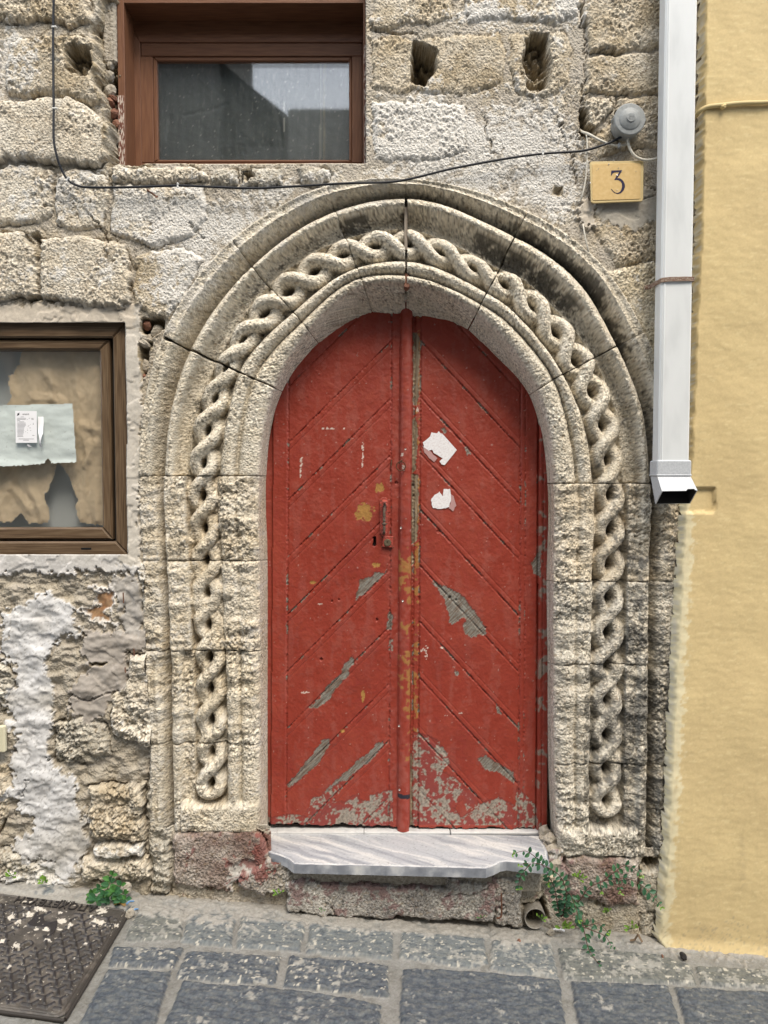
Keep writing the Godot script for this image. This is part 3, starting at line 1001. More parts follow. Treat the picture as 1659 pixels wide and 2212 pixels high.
# ---------- the carved doorway ----------
# Seven bands between eight guide lines, from the outer edge of the hood mould to the reveal: hood, roll, hollow, rope, roll, roll, reveal.
# Each station is a joint (or a point between two joints) and gives the eight guides on the tracing sheet.
const STATIONS := [
	[320, 1792, 372, 1792, 395, 1792, 419, 1792, 487, 1792, 520, 1792, 563, 1792, 578, 1792],
	[322, 1606, 367, 1606, 394, 1606, 421, 1606, 489, 1606, 520, 1606, 562, 1606, 578, 1606],
	[308, 1405, 364, 1405, 390, 1405, 416, 1405, 484, 1405, 518, 1405, 562, 1405, 578, 1405],
	[305, 1211, 356, 1211, 382, 1211, 409, 1211, 477, 1211, 515, 1211, 561, 1211, 578, 1211],
	[296, 1028, 349, 1028, 376, 1028, 403, 1028, 470, 1028, 510, 1028, 560, 1028, 575, 1028],
	[310, 862, 365, 872, 393, 878, 422, 884, 487, 898, 522, 906, 572, 917, 587, 920],
	[347, 727, 404, 752, 435, 766, 465, 779, 513, 802, 546, 817, 594, 838, 611, 846],
	[498, 515, 540, 570, 556, 590, 577, 613, 631, 671, 650, 693, 668, 716, 691, 744],
	[704, 400, 722, 449, 733, 478, 746, 510, 770, 575, 779, 597, 787, 621, 808, 684],
	[877, 386, 877, 420, 877, 453, 877, 490, 877, 560, 877, 592, 877, 617, 877, 688],
	[1140, 455, 1116, 504, 1100, 535, 1083, 576, 1053, 629, 1040, 654, 1029, 679, 1009, 716],
	[1212, 495, 1178, 538, 1154, 566, 1131, 598, 1094, 655, 1079, 678, 1060, 705, 1037, 741],
	[1288, 556, 1248, 594, 1219, 621, 1190, 649, 1140, 699, 1122, 717, 1096, 744, 1070, 772],
	[1395, 715, 1339, 744, 1312, 758, 1288, 771, 1219, 807, 1198, 818, 1160, 843, 1142, 854],
	[1450, 868, 1393, 880, 1366, 885, 1336, 891, 1262, 905, 1228, 911, 1183, 921, 1166, 925],
	[1468, 1044, 1410, 1044, 1383, 1044, 1352, 1044, 1284, 1044, 1248, 1044, 1196, 1044, 1181, 1044],
	[1467, 1256, 1406, 1256, 1380, 1256, 1353, 1256, 1281, 1256, 1245, 1256, 1195, 1256, 1179, 1256],
	[1456, 1435, 1405, 1435, 1378, 1435, 1350, 1435, 1278, 1435, 1243, 1435, 1196, 1435, 1181, 1435],
	[1446, 1650, 1402, 1650, 1375, 1650, 1347, 1650, 1276, 1650, 1242, 1650, 1197, 1650, 1183, 1650],
	[1438, 1844, 1400, 1844, 1374, 1844, 1346, 1844, 1276, 1844, 1243, 1844, 1205, 1844, 1192, 1844],
]
const GUIDE_Z := [0.0, 0.0, 0.0, 0.0, 0.0, 0.0, -0.02, -0.155]
# first and last station, half width of the joint at each end in metres, how much of the moulding is left, how rough, its tone, how far the rope is worn off
const BLOCKS := [
	[0, 1, 0.001, 0.0022, 0.5, 1.2, 0, 0.0], [1, 2, 0.0022, 0.0022, 0.4, 1.3, 0, 0.08], [2, 3, 0.0022, 0.0022, 0.06, 1.5, 1, 0.45], [3, 4, 0.0016, 0.0018, 0.04, 1.5, 1, 0.25],
	[4, 6, 0.0018, 0.0042, 0.95, 0.62, 2, 0], [6, 7, 0.0042, 0.0016, 1.0, 0.6, 3, 0], [7, 8, 0.0016, 0.0013, 1.0, 0.55, 3, 0], [8, 9, 0.0013, 0.007, 1.0, 0.6, 3, 0],
	[9, 10, 0.007, 0.0024, 1.0, 0.65, 3, 0], [10, 13, 0.0024, 0.002, 1.0, 0.75, 3, 0], [13, 15, 0.002, 0.0016, 0.9, 0.75, 2, 0],
	[15, 16, 0.0016, 0.0018, 0.22, 1.3, 1, 0.06], [16, 17, 0.0018, 0.0016, 0.15, 1.3, 4, 0.04], [17, 18, 0.0022, 0.0022, 0.25, 1.4, 4, 0.3], [18, 19, 0.0022, 0.001, 0.35, 1.3, 4, 0.0],
]
var guides := []               # station -> eight points in the wall's plane
var along := PackedFloat32Array()  # length of the middle of the rope up to each station


func doorway_outline() -> PackedVector2Array:
	# the outer guide on the tracing sheet, inset so that the wall runs in under the hood
	var q := PackedVector2Array()
	for k in STATIONS.size() - 1:
		var a := Vector2(STATIONS[k][0], STATIONS[k][1])
		var b := Vector2(STATIONS[k + 1][0], STATIONS[k + 1][1])
		var pre := Vector2(STATIONS[k - 1][0], STATIONS[k - 1][1]) if k > 0 else a * 2.0 - b
		var post := Vector2(STATIONS[k + 2][0], STATIONS[k + 2][1]) if k + 2 < STATIONS.size() else b * 2.0 - a
		var l := a.distance_to(b)
		for t in 6: q.append(a.cubic_interpolate_in_time(b, pre, post, t / 6.0, l, -a.distance_to(pre), l + b.distance_to(post)))
	q.append_array(pv([1438, 1840, 1196, 1840, 1190, 1862, 578, 1862, 574, 1790]))
	var got := Geometry2D.offset_polygon(q, -8.0)
	return got[0] if got.size() else q


func guide_point(k: int, s: float) -> Vector2:
	var i := clampi(int(floor(s)), 0, guides.size() - 2)
	var a: Vector2 = guides[i][k]
	var b: Vector2 = guides[i + 1][k]
	var len_ := a.distance_to(b)
	var pre: Vector2 = guides[i - 1][k] if i > 0 else a * 2.0 - b
	var post: Vector2 = guides[i + 2][k] if i + 2 < guides.size() else b * 2.0 - a
	return a.cubic_interpolate_in_time(b, pre, post, s - i, len_, -a.distance_to(pre), len_ + b.distance_to(post))


func build_doorway() -> void:
	for s in STATIONS:
		var g := PackedVector2Array()
		for k in 8:
			var p := at(s[2 * k], s[2 * k + 1], GUIDE_Z[k])
			g.append(Vector2(p.x, p.y))
		guides.append(g)
	along.append(0.0)
	for i in guides.size() - 1:
		var l := 0.0
		var a := (guide_point(3, i) + guide_point(4, i)) / 2
		for t in 8:
			var b := (guide_point(3, i + (t + 1) / 8.0) + guide_point(4, i + (t + 1) / 8.0)) / 2
			l += a.distance_to(b)
			a = b
		along.append(along[i] + l)
	var root := thing("carved_doorway", "pointed stone doorway carved with rolls and a twisted rope band round the red door", "doorway")
	var made := []
	made.resize(BLOCKS.size())
	var id := WorkerThreadPool.add_group_task(func(n: int): made[n] = carve_block(n), BLOCKS.size())
	WorkerThreadPool.wait_for_group_task_completion(id)
	for n in BLOCKS.size():
		part(root, "hood_stone", made[n][1], M.stone)
		var b := part(root, "arch_stone", made[n][0], M.stone)
		if made[n][2] != null: part(b, "rope_carving", made[n][2], M.stone).position = Vector3.ZERO
	# the mortar bed seen through the joints
	var st := begin()
	for i in guides.size() - 1:
		for t in 6:
			var s0 := i + t / 6.0
			var s1 := i + (t + 1) / 6.0
			var a := guide_point(0, s0)
			var b := guide_point(0, s1)
			var c := guide_point(6, s1)
			var d := guide_point(6, s0)
			quad(st, Vector3(a.x, a.y, -0.085), Vector3(b.x, b.y, -0.085), Vector3(c.x, c.y, -0.085), Vector3(d.x, d.y, -0.085), Vector3.BACK)
	part(root, "mortar_bed", done(st), M.rubble)
	# the split at the top: a grey wooden wedge and a piece of brick
	part(root, "wooden_wedge", bar(873.5, 447, 880, 540, 0.0, 0.06, 0.001), M.grey_wood)
	part(root, "wooden_wedge", bar(874, 555, 880, 580, -0.02, 0.05, 0.001), M.grey_wood)
	var br := begin()
	slab_shape(br, Transform3D(Basis.IDENTITY, Vector3(0, 0, -0.06)), PackedVector2Array([xy(873, 600), xy(877, 588), xy(885, 596), xy(885, 618), xy(881, 621), xy(873, 619)]), 0.055, 0.002)
	part(root, "brick_piece", done(br), M.brick)
	part(root, "mortar_piece", bar(873, 635, 880, 648, -0.05, 0.04, 0.003), M.rubble)


func xy(u: float, v: float, z := 0.0) -> Vector2:
	var p := at(u, v, z)
	return Vector2(p.x, p.y)


static func hump(w: float) -> float:
	var c := 2.0 * w - 1.0
	return sqrt(maxf(0.0, 1.0 - c * c))


func rope_height(l: float, c: float, hw: float, left_end: float, right_end: float, wear: float) -> float:
	# two strands twisted round each other; c runs over the channel from -1 to 1, hw is half its width
	var r := 0.0268 * (1.0 - 0.12 * wear)
	var a := (hw - r * 0.95) / hw
	var x := c * hw
	var dl := minf(l - left_end, right_end - l)
	if dl < 0.0:
		var q := absf(sqrt(dl * dl + x * x) - a * hw)
		return -0.03 + 0.046 * sqrt(maxf(0.0, 1.0 - pow(q / r, 2))) if q < r else -1.0
	var half := 0.122 if l - left_end < right_end - l else 0.130
	var phi := PI / 2 + PI * (l - left_end) / half if l - left_end < right_end - l else PI / 2 - PI * (right_end - l) / half
	var best := -1.0
	for s in [1.0, -1.0]:
		var y: float = s * a * hw * sin(phi)
		var slope := a * hw * PI / half * cos(phi)
		var d: float = absf(x - y) / sqrt(1.0 + slope * slope)
		if d < r:
			var up: float = -0.042 + 0.016 * s * cos(phi) + (0.048 - 0.006 * wear) * sqrt(1.0 - pow(d / r, 2))
			best = maxf(best, up)
	return best


func carve_block(n: int) -> Array:
	var blk: Array = BLOCKS[n]
	var st := 0.0042
	var left_end := along[0] + (along[1] - along[0]) * (1792.0 - 1697.0) / 186.0
	var right_end := along[18] + (along[19] - along[18]) * (1735.0 - 1650.0) / 194.0
	var widths := [0.092, 0.05, 0.05, 0.118, 0.062, 0.078, 0.17]
	var cols := []             # [band, w]
	for k in 7:
		var m := int(ceil(widths[k] / (st if k < 6 else 0.006)))
		for q in m: cols.append([k, float(q) / m])
	cols.append([6, 1.0])
	var nc := cols.size()
	var l0: float = along[blk[0]]
	var l1: float = along[blk[1]]
	var ss := PackedFloat32Array()
	var rows := maxi(4, int(ceil((l1 - l0) / st)))
	for r in rows + 1:
		var l: float = lerpf(l0, l1, float(r) / rows)
		var i := int(blk[0])
		while i < int(blk[1]) - 1 and l > along[i + 1]: i += 1
		ss.append(i + (l - along[i]) / (along[i + 1] - along[i]))
	var pos := PackedVector3Array()
	var is_rope := PackedByteArray()
	var col := PackedColorArray()
	var carved: float = blk[4]
	var rough: float = blk[5] * 0.78
	var tones := [Color(0.56, 0.49, 0.375), Color(0.54, 0.465, 0.35), Color(0.58, 0.52, 0.415), Color(0.61, 0.55, 0.445), Color(0.50, 0.455, 0.375)]
	var tone: Color = tones[blk[6]]
	for r in range(-1, rows + 2):
		var rr := clampi(r, 0, rows)
		var s := ss[rr]
		var g := []
		for k in 8: g.append(guide_point(k, s))
		var l := lerpf(l0, l1, float(rr) / rows)
		var hw: float = (g[3] as Vector2).distance_to(g[4]) / 2.0
		for c in nc:
			var k: int = cols[c][0]
			var w: float = cols[c][1]
			var p: Vector2 = (g[k] as Vector2).lerp(g[k + 1], w)
			var arch := 0.0
			var jamb := 0.0
			var rope := false
			var wob := n2.get_noise_2d(p.x * 0.9 + 11.0, p.y * 0.9)
			match k:
				0:
					if w < 0.16: arch = lerpf(-0.03, 0.026, sm(0, 0.16, w))
					elif w < 0.5: arch = 0.026 - 0.007 * sin((w - 0.16) / 0.34 * PI)
					else: arch = lerpf(0.026, -0.085, pow((w - 0.5) / 0.5, 1.1))
					jamb = lerpf(-0.03, 0.012, sm(0, 0.12, w)) - 0.05 * pow(maxf(0.0, (w - 0.72) / 0.28), 1.6)
				1:
					arch = lerpf(-0.075, -0.022, w) + 0.066 * hump(w)
					jamb = lerpf(-0.034, 0.020, sqrt(sm(0, 0.4, w)))
				2:
					arch = -0.022 - 0.010 * sm(0.0, 0.15, w) - 0.016 * sin(w * PI) - 0.006 * w
					jamb = 0.020 - 0.006 * sm(0.7, 1.0, w)
				3:
					var floor_ := -0.052 - 0.010 * n3.get_noise_2d(p.x, p.y)
					floor_ = lerpf(floor_, -0.03, pow(absf(2.0 * w - 1.0), 10.0))
					var eye := 0.0
					var eye_half := 0.122 if l < (left_end + right_end) / 2 else 0.130
					var ph := (l - left_end) / eye_half if l < (left_end + right_end) / 2 else (right_end - l) / eye_half
					var near_eye := absf(ph - round(ph)) * eye_half
					if l > left_end - 0.02 and l < right_end + 0.02:
						var q := sqrt(pow(near_eye / 0.021, 2) + pow((w - 0.5) * 2.0 * hw / 0.011, 2))
						eye = 1.0 - sm(0.6, 1.2, q)
					var wear := (1.0 - carved) * (0.7 + 0.5 * wob)
					var h := rope_height(l, 2.0 * w - 1.0 + 0.04 * n3.get_noise_2d(p.x * 0.7 + 3, p.y * 0.7), hw, left_end, right_end, wear)
					h += 0.005 * wob * (1.4 - carved)
					var gone: float = clampf(blk[7] * 1.3 + 1.1 * n2.get_noise_2d(p.x + 40.0, p.y * 0.8) * (1.0 if blk[7] > 0.02 else 0.0), 0.0, 0.95)
					h = lerpf(maxf(h, floor_), 0.002 + 0.012 * wob, gone)
					floor_ = lerpf(floor_, -0.004, gone) - (0.05 - 0.036 * gone) * eye
					if eye > 0.5: h = -1.0
					rope = h > floor_
					arch = maxf(h, floor_)
					jamb = arch
				4:
					arch = lerpf(-0.046, -0.046, w) + 0.058 * hump(w)
					jamb = 0.014 - 0.02 * pow(1.0 - w, 5.0) - 0.012 * pow(w, 6.0)
				5:
					arch = lerpf(-0.048, -0.062, w) + 0.060 * pow(hump(clampf(w * 0.82 + 0.02, 0, 1)), 0.9)
					jamb = 0.014 - 0.010 * pow(1.0 - w, 6.0) - 0.034 * pow(w, 3.0)
				6:
					arch = lerpf(-0.03, -0.17, w) + 0.012 * sin(w * PI) * wob
					jamb = lerpf(-0.02, -0.17, w)
			var z := lerpf(jamb, arch, carved)
			# the plain foot of the lowest stones
			var foot := maxf(1.0 - sm(1728.0, 1744.0, sheet(p.x, p.y, 0).y) if n == 0 else 1.0, 0.0)
			if n == 14: foot = 1.0 - sm(1782.0, 1798.0, sheet(p.x, p.y, 0).y)
			if foot < 1.0 and k >= 2 and k <= 5:
				z = lerpf(0.024 - (0.03 * pow(w, 3.0) if k == 5 else 0.0), z, foot)
				if foot < 0.5: rope = false
			var edge := mini(rr, rows - rr) * st
			z -= 0.005 * pow(1.0 - sm(0.0, 0.010, edge), 2.0)
			var soft := 0.4 if rope else 1.0
			z += worn(p.x + (w * 0.2 if k == 6 else 0.0), p.y, rough * soft) + 0.004 * wob
			if carved < 0.5: z += n2.get_noise_2d(p.x * 0.7, p.y * 1.7 + 5.0) * 0.013 * (1.0 if k != 3 else 0.2)
			if k == 0: z = minf(z, 0.045)
			# the joint: the block ends a little short of its station, unevenly
			if r <= 0 or r >= rows:
				var joint_: float = blk[2] if r <= 0 else blk[3]
				if k == 0 and absf(joint_ - 0.0042) > 0.0001: joint_ = minf(joint_ * 0.4, 0.0008)
				var half_gap: float = joint_ * (1.0 + 0.9 * n3.get_noise_2d(p.x * 1.4, p.y * 1.4))
				var s2 := s + (1 if r <= 0 else -1) * half_gap / maxf(0.02, (along[int(blk[0]) + 1] - along[int(blk[0])]) if r <= 0 else (along[int(blk[1])] - along[int(blk[1]) - 1]))
				p = guide_point(k, s2).lerp(guide_point(k + 1, s2), w)
			if r < 0 or r > rows: z = -0.10 if k < 6 else z - 0.02
			pos.append(Vector3(p.x, p.y, z))
			is_rope.append(1 if rope else 0)
			# colour: the stone, brown and black crusts, limewash splashes
			var q := limestone(p.x + (z * 1.7 if k == 6 else 0.0), p.y + (z * 0.6 if k == 6 else 0.0), tone)
			var uv := sheet(p.x, p.y, 0)
			var d := wob * 0.8 + n3.get_noise_2d(p.x + 21, p.y) * 0.6 + n4.get_noise_2d(p.x + 5, p.y) * 0.5
			var black := 0.0
			if uv.x > 900 and uv.y < 900:
				if k == 0: black = 0.68 * sm(0.45, 0.75, w) * exp(-pow((uv.x - 1235.0) / 150.0, 2)) + 0.25 * exp(-pow((uv.x - 960.0) / 60.0, 2))
				elif k == 1: black = 0.55 * (1.0 - sm(0.0, 0.3, w)) * exp(-pow((uv.x - 1230.0) / 130.0, 2))
				elif k == 2: black = 0.52 * exp(-pow((uv.x - 1180.0) / 120.0, 2)) + 0.3 * exp(-pow((uv.x - 1060.0) / 60.0, 2))
			elif uv.x > 690 and uv.x < 860 and uv.y < 560 and k == 2: black = 0.46 * exp(-pow((uv.x - 770.0) / 60.0, 2))
			elif uv.y < 900 and (k == 2 or (k == 3 and not rope)): black = 0.2
			elif uv.x > 1260 and uv.y > 1200: black = (0.36 if k < 3 else 0.22) + 0.18 * exp(-pow((uv.y - 1560.0) / 160.0, 2))
			elif uv.x > 1260: black = 0.16
			var bm := sm(0.30, 0.52, black + 0.42 * d)
			if black < 0.08: bm = 0.0
			q = q.lerp(Color(0.075, 0.07, 0.06), bm * 0.85)
			if uv.x > 1270 and uv.y > 900 and k < 4: q = q.lerp(Color(0.34, 0.33, 0.31), 0.22 * sm(-0.3, 0.3, d))
			if k == 0 and uv.y > 600 and uv.x < 420: q = q.lerp(Color(0.40, 0.37, 0.32), 0.4 * sm(-0.2, 0.3, d))
			if k <= 1 and uv.x < 900 and uv.y < 720:
				var lm := sm(0.12, 0.4, d * 0.6 + 0.3 * (1.0 - w) * (1 if k == 0 else 0))
				q = q.lerp(Color(0.6, 0.575, 0.535), lm * 0.6)
			if uv.x < 600 and uv.y > 1028: q = q.lerp(Color(0.63, 0.6, 0.55), 0.5 * sm(0.22, 0.42, d * 0.7 + (0.16 if k < 3 else 0.0)))
			col.append(Color(maxf(q.r, 0.01), maxf(q.g, 0.01), maxf(q.b, 0.01)))
	# normals of the whole grid, then the quads go to the hood, the block or the rope
	var nr := rows + 3
	var nrm := PackedVector3Array()
	for r in nr:
		for c in nc:
			var du := pos[r * nc + mini(c + 1, nc - 1)] - pos[r * nc + maxi(c - 1, 0)]
			var r0 := r
			var r1 := r
			if r > 1: r0 = r - 1
			if r < nr - 2: r1 = r + 1
			if r == 0: r1 = 1
			if r == nr - 1: r0 = nr - 2
			var dv := pos[mini(r1, nr - 1) * nc + c] - pos[r0 * nc + c]
			var v := du.cross(dv).normalized()
			nrm.append(v if v.length() > 0.5 else Vector3.BACK)
	# travelling from the left foot over the top, the guides run inwards: make every normal face the street
	var flip := nrm[(nr / 2) * nc + nc / 2].z < 0.0
	if flip:
		for i in nrm.size(): nrm[i] = -nrm[i]
	var lists := [[], [], []]
	for r in nr - 1:
		for c in nc - 1:
			var a := r * nc + c
			var which := 0
			if cols[c][0] == 0: which = 1
			elif is_rope[a] and is_rope[a + 1] and is_rope[a + nc] and is_rope[a + nc + 1]: which = 2
			lists[which].append(a)
	var out := []
	for which in 3:
		if lists[which].is_empty():
			out.append(null)
			continue
		var remap := {}
		var vs := PackedVector3Array()
		var ns := PackedVector3Array()
		var cs := PackedColorArray()
		var ix := PackedInt32Array()
		for q in lists[which]:
			for w in [q, q + 1, q + nc + 1, q + nc]:
				if not remap.has(w):
					remap[w] = vs.size()
					vs.append(pos[w])
					ns.append(nrm[w])
					cs.append(col[w])
			var a: int = remap[q]
			var b: int = remap[q + 1]
			var c: int = remap[q + nc + 1]
			var d: int = remap[q + nc]
			if flip: ix.append_array([a, b, c, a, c, d])
			else: ix.append_array([a, c, b, a, d, c])
		var arr := []
		arr.resize(Mesh.ARRAY_MAX)
		arr[Mesh.ARRAY_VERTEX] = vs
		arr[Mesh.ARRAY_NORMAL] = ns
		arr[Mesh.ARRAY_COLOR] = cs
		arr[Mesh.ARRAY_INDEX] = ix
		var m := ArrayMesh.new()
		m.add_surface_from_arrays(Mesh.PRIMITIVE_TRIANGLES, arr)
		out.append(m)
	return out


# ---------- the street ----------
func street_poly(flat: Array) -> PackedVector2Array:
	# a traced paving stone as (x, -z) on the street
	var out := PackedVector2Array()
	for k in flat.size() / 2:
		var p := at_ground(flat[2 * k], flat[2 * k + 1])
		out.append(Vector2(p.x, -p.z))
	return out


func build_street() -> void:
	var slate := Color(0.080, 0.092, 0.108)
	var pale := Color(0.145, 0.16, 0.165)
	var olive := Color(0.135, 0.14, 0.128)
	# outline, colour, lime on it, how flaky
	var defs := [
		[[290, 1988, 312, 1964, 396, 1968, 388, 2030, 272, 2032], olive, 0.50, 0.6],
		[[410, 1981, 509, 1978, 496, 2046, 394, 2037], pale, 0.32, 0.6],
		[[523, 1984, 657, 1998, 645, 2055, 512, 2048], pale, 0.30, 0.6],
		[[671, 2000, 846, 2019, 843, 2073, 664, 2060], pale, 0.34, 0.6],
		[[869, 2018, 1041, 2030, 1052, 2083, 1012, 2091, 866, 2070], pale, 0.34, 0.6],
		[[1066, 2036, 1190, 2046, 1203, 2113, 1062, 2095], pale, 0.52, 0.6],
		[[1206, 2050, 1330, 2058, 1432, 2068, 1492, 2090, 1500, 2128, 1222, 2116], olive, 0.5, 0.5],
		[[1504, 2092, 1720, 2100, 1720, 2142, 1516, 2127], olive, 0.5, 0.5],
		[[245, 2050, 393, 2053, 372, 2092, 238, 2087], slate, 0.36, 1.2],
		[[404, 2060, 604, 2070, 590, 2127, 385, 2115], slate, 0.22, 1.2],
		[[628, 2070, 836, 2090, 836, 2153, 615, 2133], slate, 0.18, 1.2],
		[[873, 2097, 1060, 2106, 1206, 2122, 1224, 2260, 862, 2260], slate, 0.02, 1.0],
		[[1236, 2124, 1441, 2134, 1477, 2260, 1256, 2260], slate, 0.02, 1.0],
		[[1461, 2137, 1740, 2152, 1740, 2260, 1497, 2260], slate, 0.0, 1.0],
		[[235, 2101, 367, 2104, 320, 2260, 152, 2260], slate, -0.1, 1.5],
		[[397, 2126, 600, 2140, 820, 2174, 816, 2260, 338, 2260], slate, 0.1, 1.3],
		[[0, 1898, 120, 1912, 150, 1930, 60, 1934, 0, 1926], pale, 0.4, 0.5],
		[[200, 1944, 300, 1950, 296, 1974, 276, 1972], pale, 0.3, 0.4],
	]
	var polys: Array[PackedVector2Array] = []
	for d in defs: polys.append(street_poly(d[0]))
	# beyond the picture the paving goes on
	var more := RandomNumberGenerator.new()
	more.seed = 9
	var boxes: Array[Rect2] = []
	for p in polys: boxes.append(bounds(p).grow(0.03))
	var f := Field.new(-2.0, -1.0, 1.95, 0.1, 0.0045, Vector3(0, STREET0, 0), Vector3(1, -FALL, 0).normalized(), Vector3(0, 0, -1))
	f.ez = Vector3(FALL, 1, 0).normalized()
	f.run(func(j: int):
		var hr := PackedFloat32Array()
		var cr := PackedColorArray()
		var ir := PackedInt32Array()
		hr.resize(f.nx)
		cr.resize(f.nx)
		ir.resize(f.nx)
		var b := f.y0 + j * f.st
		for i in f.nx:
			var a := f.x0 + i * f.st
			var x := a * f.ex.x
			var m2 := n2.get_noise_2d(x, b)
			var m3 := n3.get_noise_2d(x, b)
			var m4 := n4.get_noise_2d(x, b)
			var m5 := n5.get_noise_2d(x, b)
			var wx := x + m2 * 0.005 + m3 * 0.003
			var wb := b + n2.get_noise_2d(x + 6, b) * 0.005 + n3.get_noise_2d(x + 6, b) * 0.003
			var best := -9.0
			var who := -1
			for k in polys.size():
				if not boxes[k].has_point(Vector2(wx, wb)): continue
				var d := sd(wx, wb, polys[k])
				if d > best:
					best = d
					who = k
			var z := m2 * 0.003 + m3 * 0.0015 + m4 * 0.0008
			var t := 1.0 + 0.16 * m4 + 0.14 * m5
			var mort := Color(0.24, 0.235, 0.22).lerp(Color(0.17, 0.165, 0.15), clampf(0.4 + m2 + m3 * 0.5, 0, 1))
			var col := Color(mort.r * t, mort.g * t, mort.b * t)
			ir[i] = 0
			best += 0.0045
			if best > 0.0:
				var d: Array = defs[who]
				ir[i] = who + 1
				var flaky: float = d[3]
				var lay := n2.get_noise_2d(x * 0.9 + who * 3.0, b * 2.4)
				z = 0.008 * sqrt(sm(0.0, 0.012, best)) + 0.002 + flaky * (0.0030 * sm(0.0, 0.05, lay) + 0.001 * sm(0.05, 0.1, n3.get_noise_2d(x, b * 1.6 + who)) + 0.0007 * m4)
				var base: Color = d[1]
				var mot := n3.get_noise_2d(x * 0.8 + who, b * 1.5)
				col = base.lerp(Color(0.17, 0.17, 0.155), clampf(0.10 + 0.6 * mot + 0.35 * m4, 0.0, 0.6)).lerp(Color(0.035, 0.043, 0.058), clampf(-0.05 - 0.9 * mot - 0.4 * m4, 0.0, 0.6))
				col = Color(col.r * t, col.g * t, col.b * t)
				var lime := sm(0.26, 0.44, d[2] * 0.5 + 0.42 * m2 + 0.38 * m3 + 0.2 * m4)
				col = col.lerp(Color(0.33, 0.32, 0.29), lime * 0.75)
				if n3.get_noise_2d(x * 1.2 + 30, b * 1.2) > 0.52 and float(d[2]) > 0.1: col = Color(0.45, 0.42, 0.36)
			# lime and sand swept against the wall
			var wallward := sm(-0.22, -0.06, b - 0.02 * x)
			var dust := sm(0.3, 0.5, wallward * 0.55 + 0.4 * m2 + 0.3 * m3)
			col = col.lerp(Color(0.33, 0.31, 0.28) * (1.0 + 0.2 * m4), dust * 0.8)
			z += dust * (0.004 + 0.002 * m3)
			hr[i] = z
			cr[i] = Color(maxf(col.r, 0.01), maxf(col.g, 0.01), maxf(col.b, 0.01))
		f.H[j] = hr
		f.C[j] = cr
		f.I[j] = ir)
	var root := thing("pavement", "sloping street paving of dark slate slabs in wide pale mortar", "pavement")
	tag(root, "", "", "", "structure")
	var ms := f.meshes()
	for k in ms: part(root, "mortar" if k == 0 else "paving_stone", ms[k], M.paving)
	var st := begin()
	var far := 60.0
	quad(st, Vector3(-far, street(-far) - 0.014, -1.0), Vector3(far, street(far) - 0.014, -1.0), Vector3(far, street(far) - 0.014, far), Vector3(-far, street(-far) - 0.014, far), Vector3.UP)
	lone("ground", done(st), M.ground, "street going on beyond the paving", "ground", "", "structure")


# ---------- the yellow house ----------
func yellow_edge(v: float) -> float:
	var pts := [[-400, 1526], [0, 1522], [200, 1518], [500, 1513], [560, 1507], [800, 1498], [1000, 1490], [1052, 1483], [1108, 1478], [1122, 1476], [1250, 1469], [1450, 1457], [1650, 1448], [1850, 1437], [1950, 1430], [2030, 1420], [2046, 1430], [2300, 1430]]
	for k in pts.size() - 1:
		if v <= pts[k + 1][0]: return lerpf(pts[k][1], pts[k + 1][1], (v - pts[k][0]) / (pts[k + 1][0] - pts[k][0]))
	return 1430.0


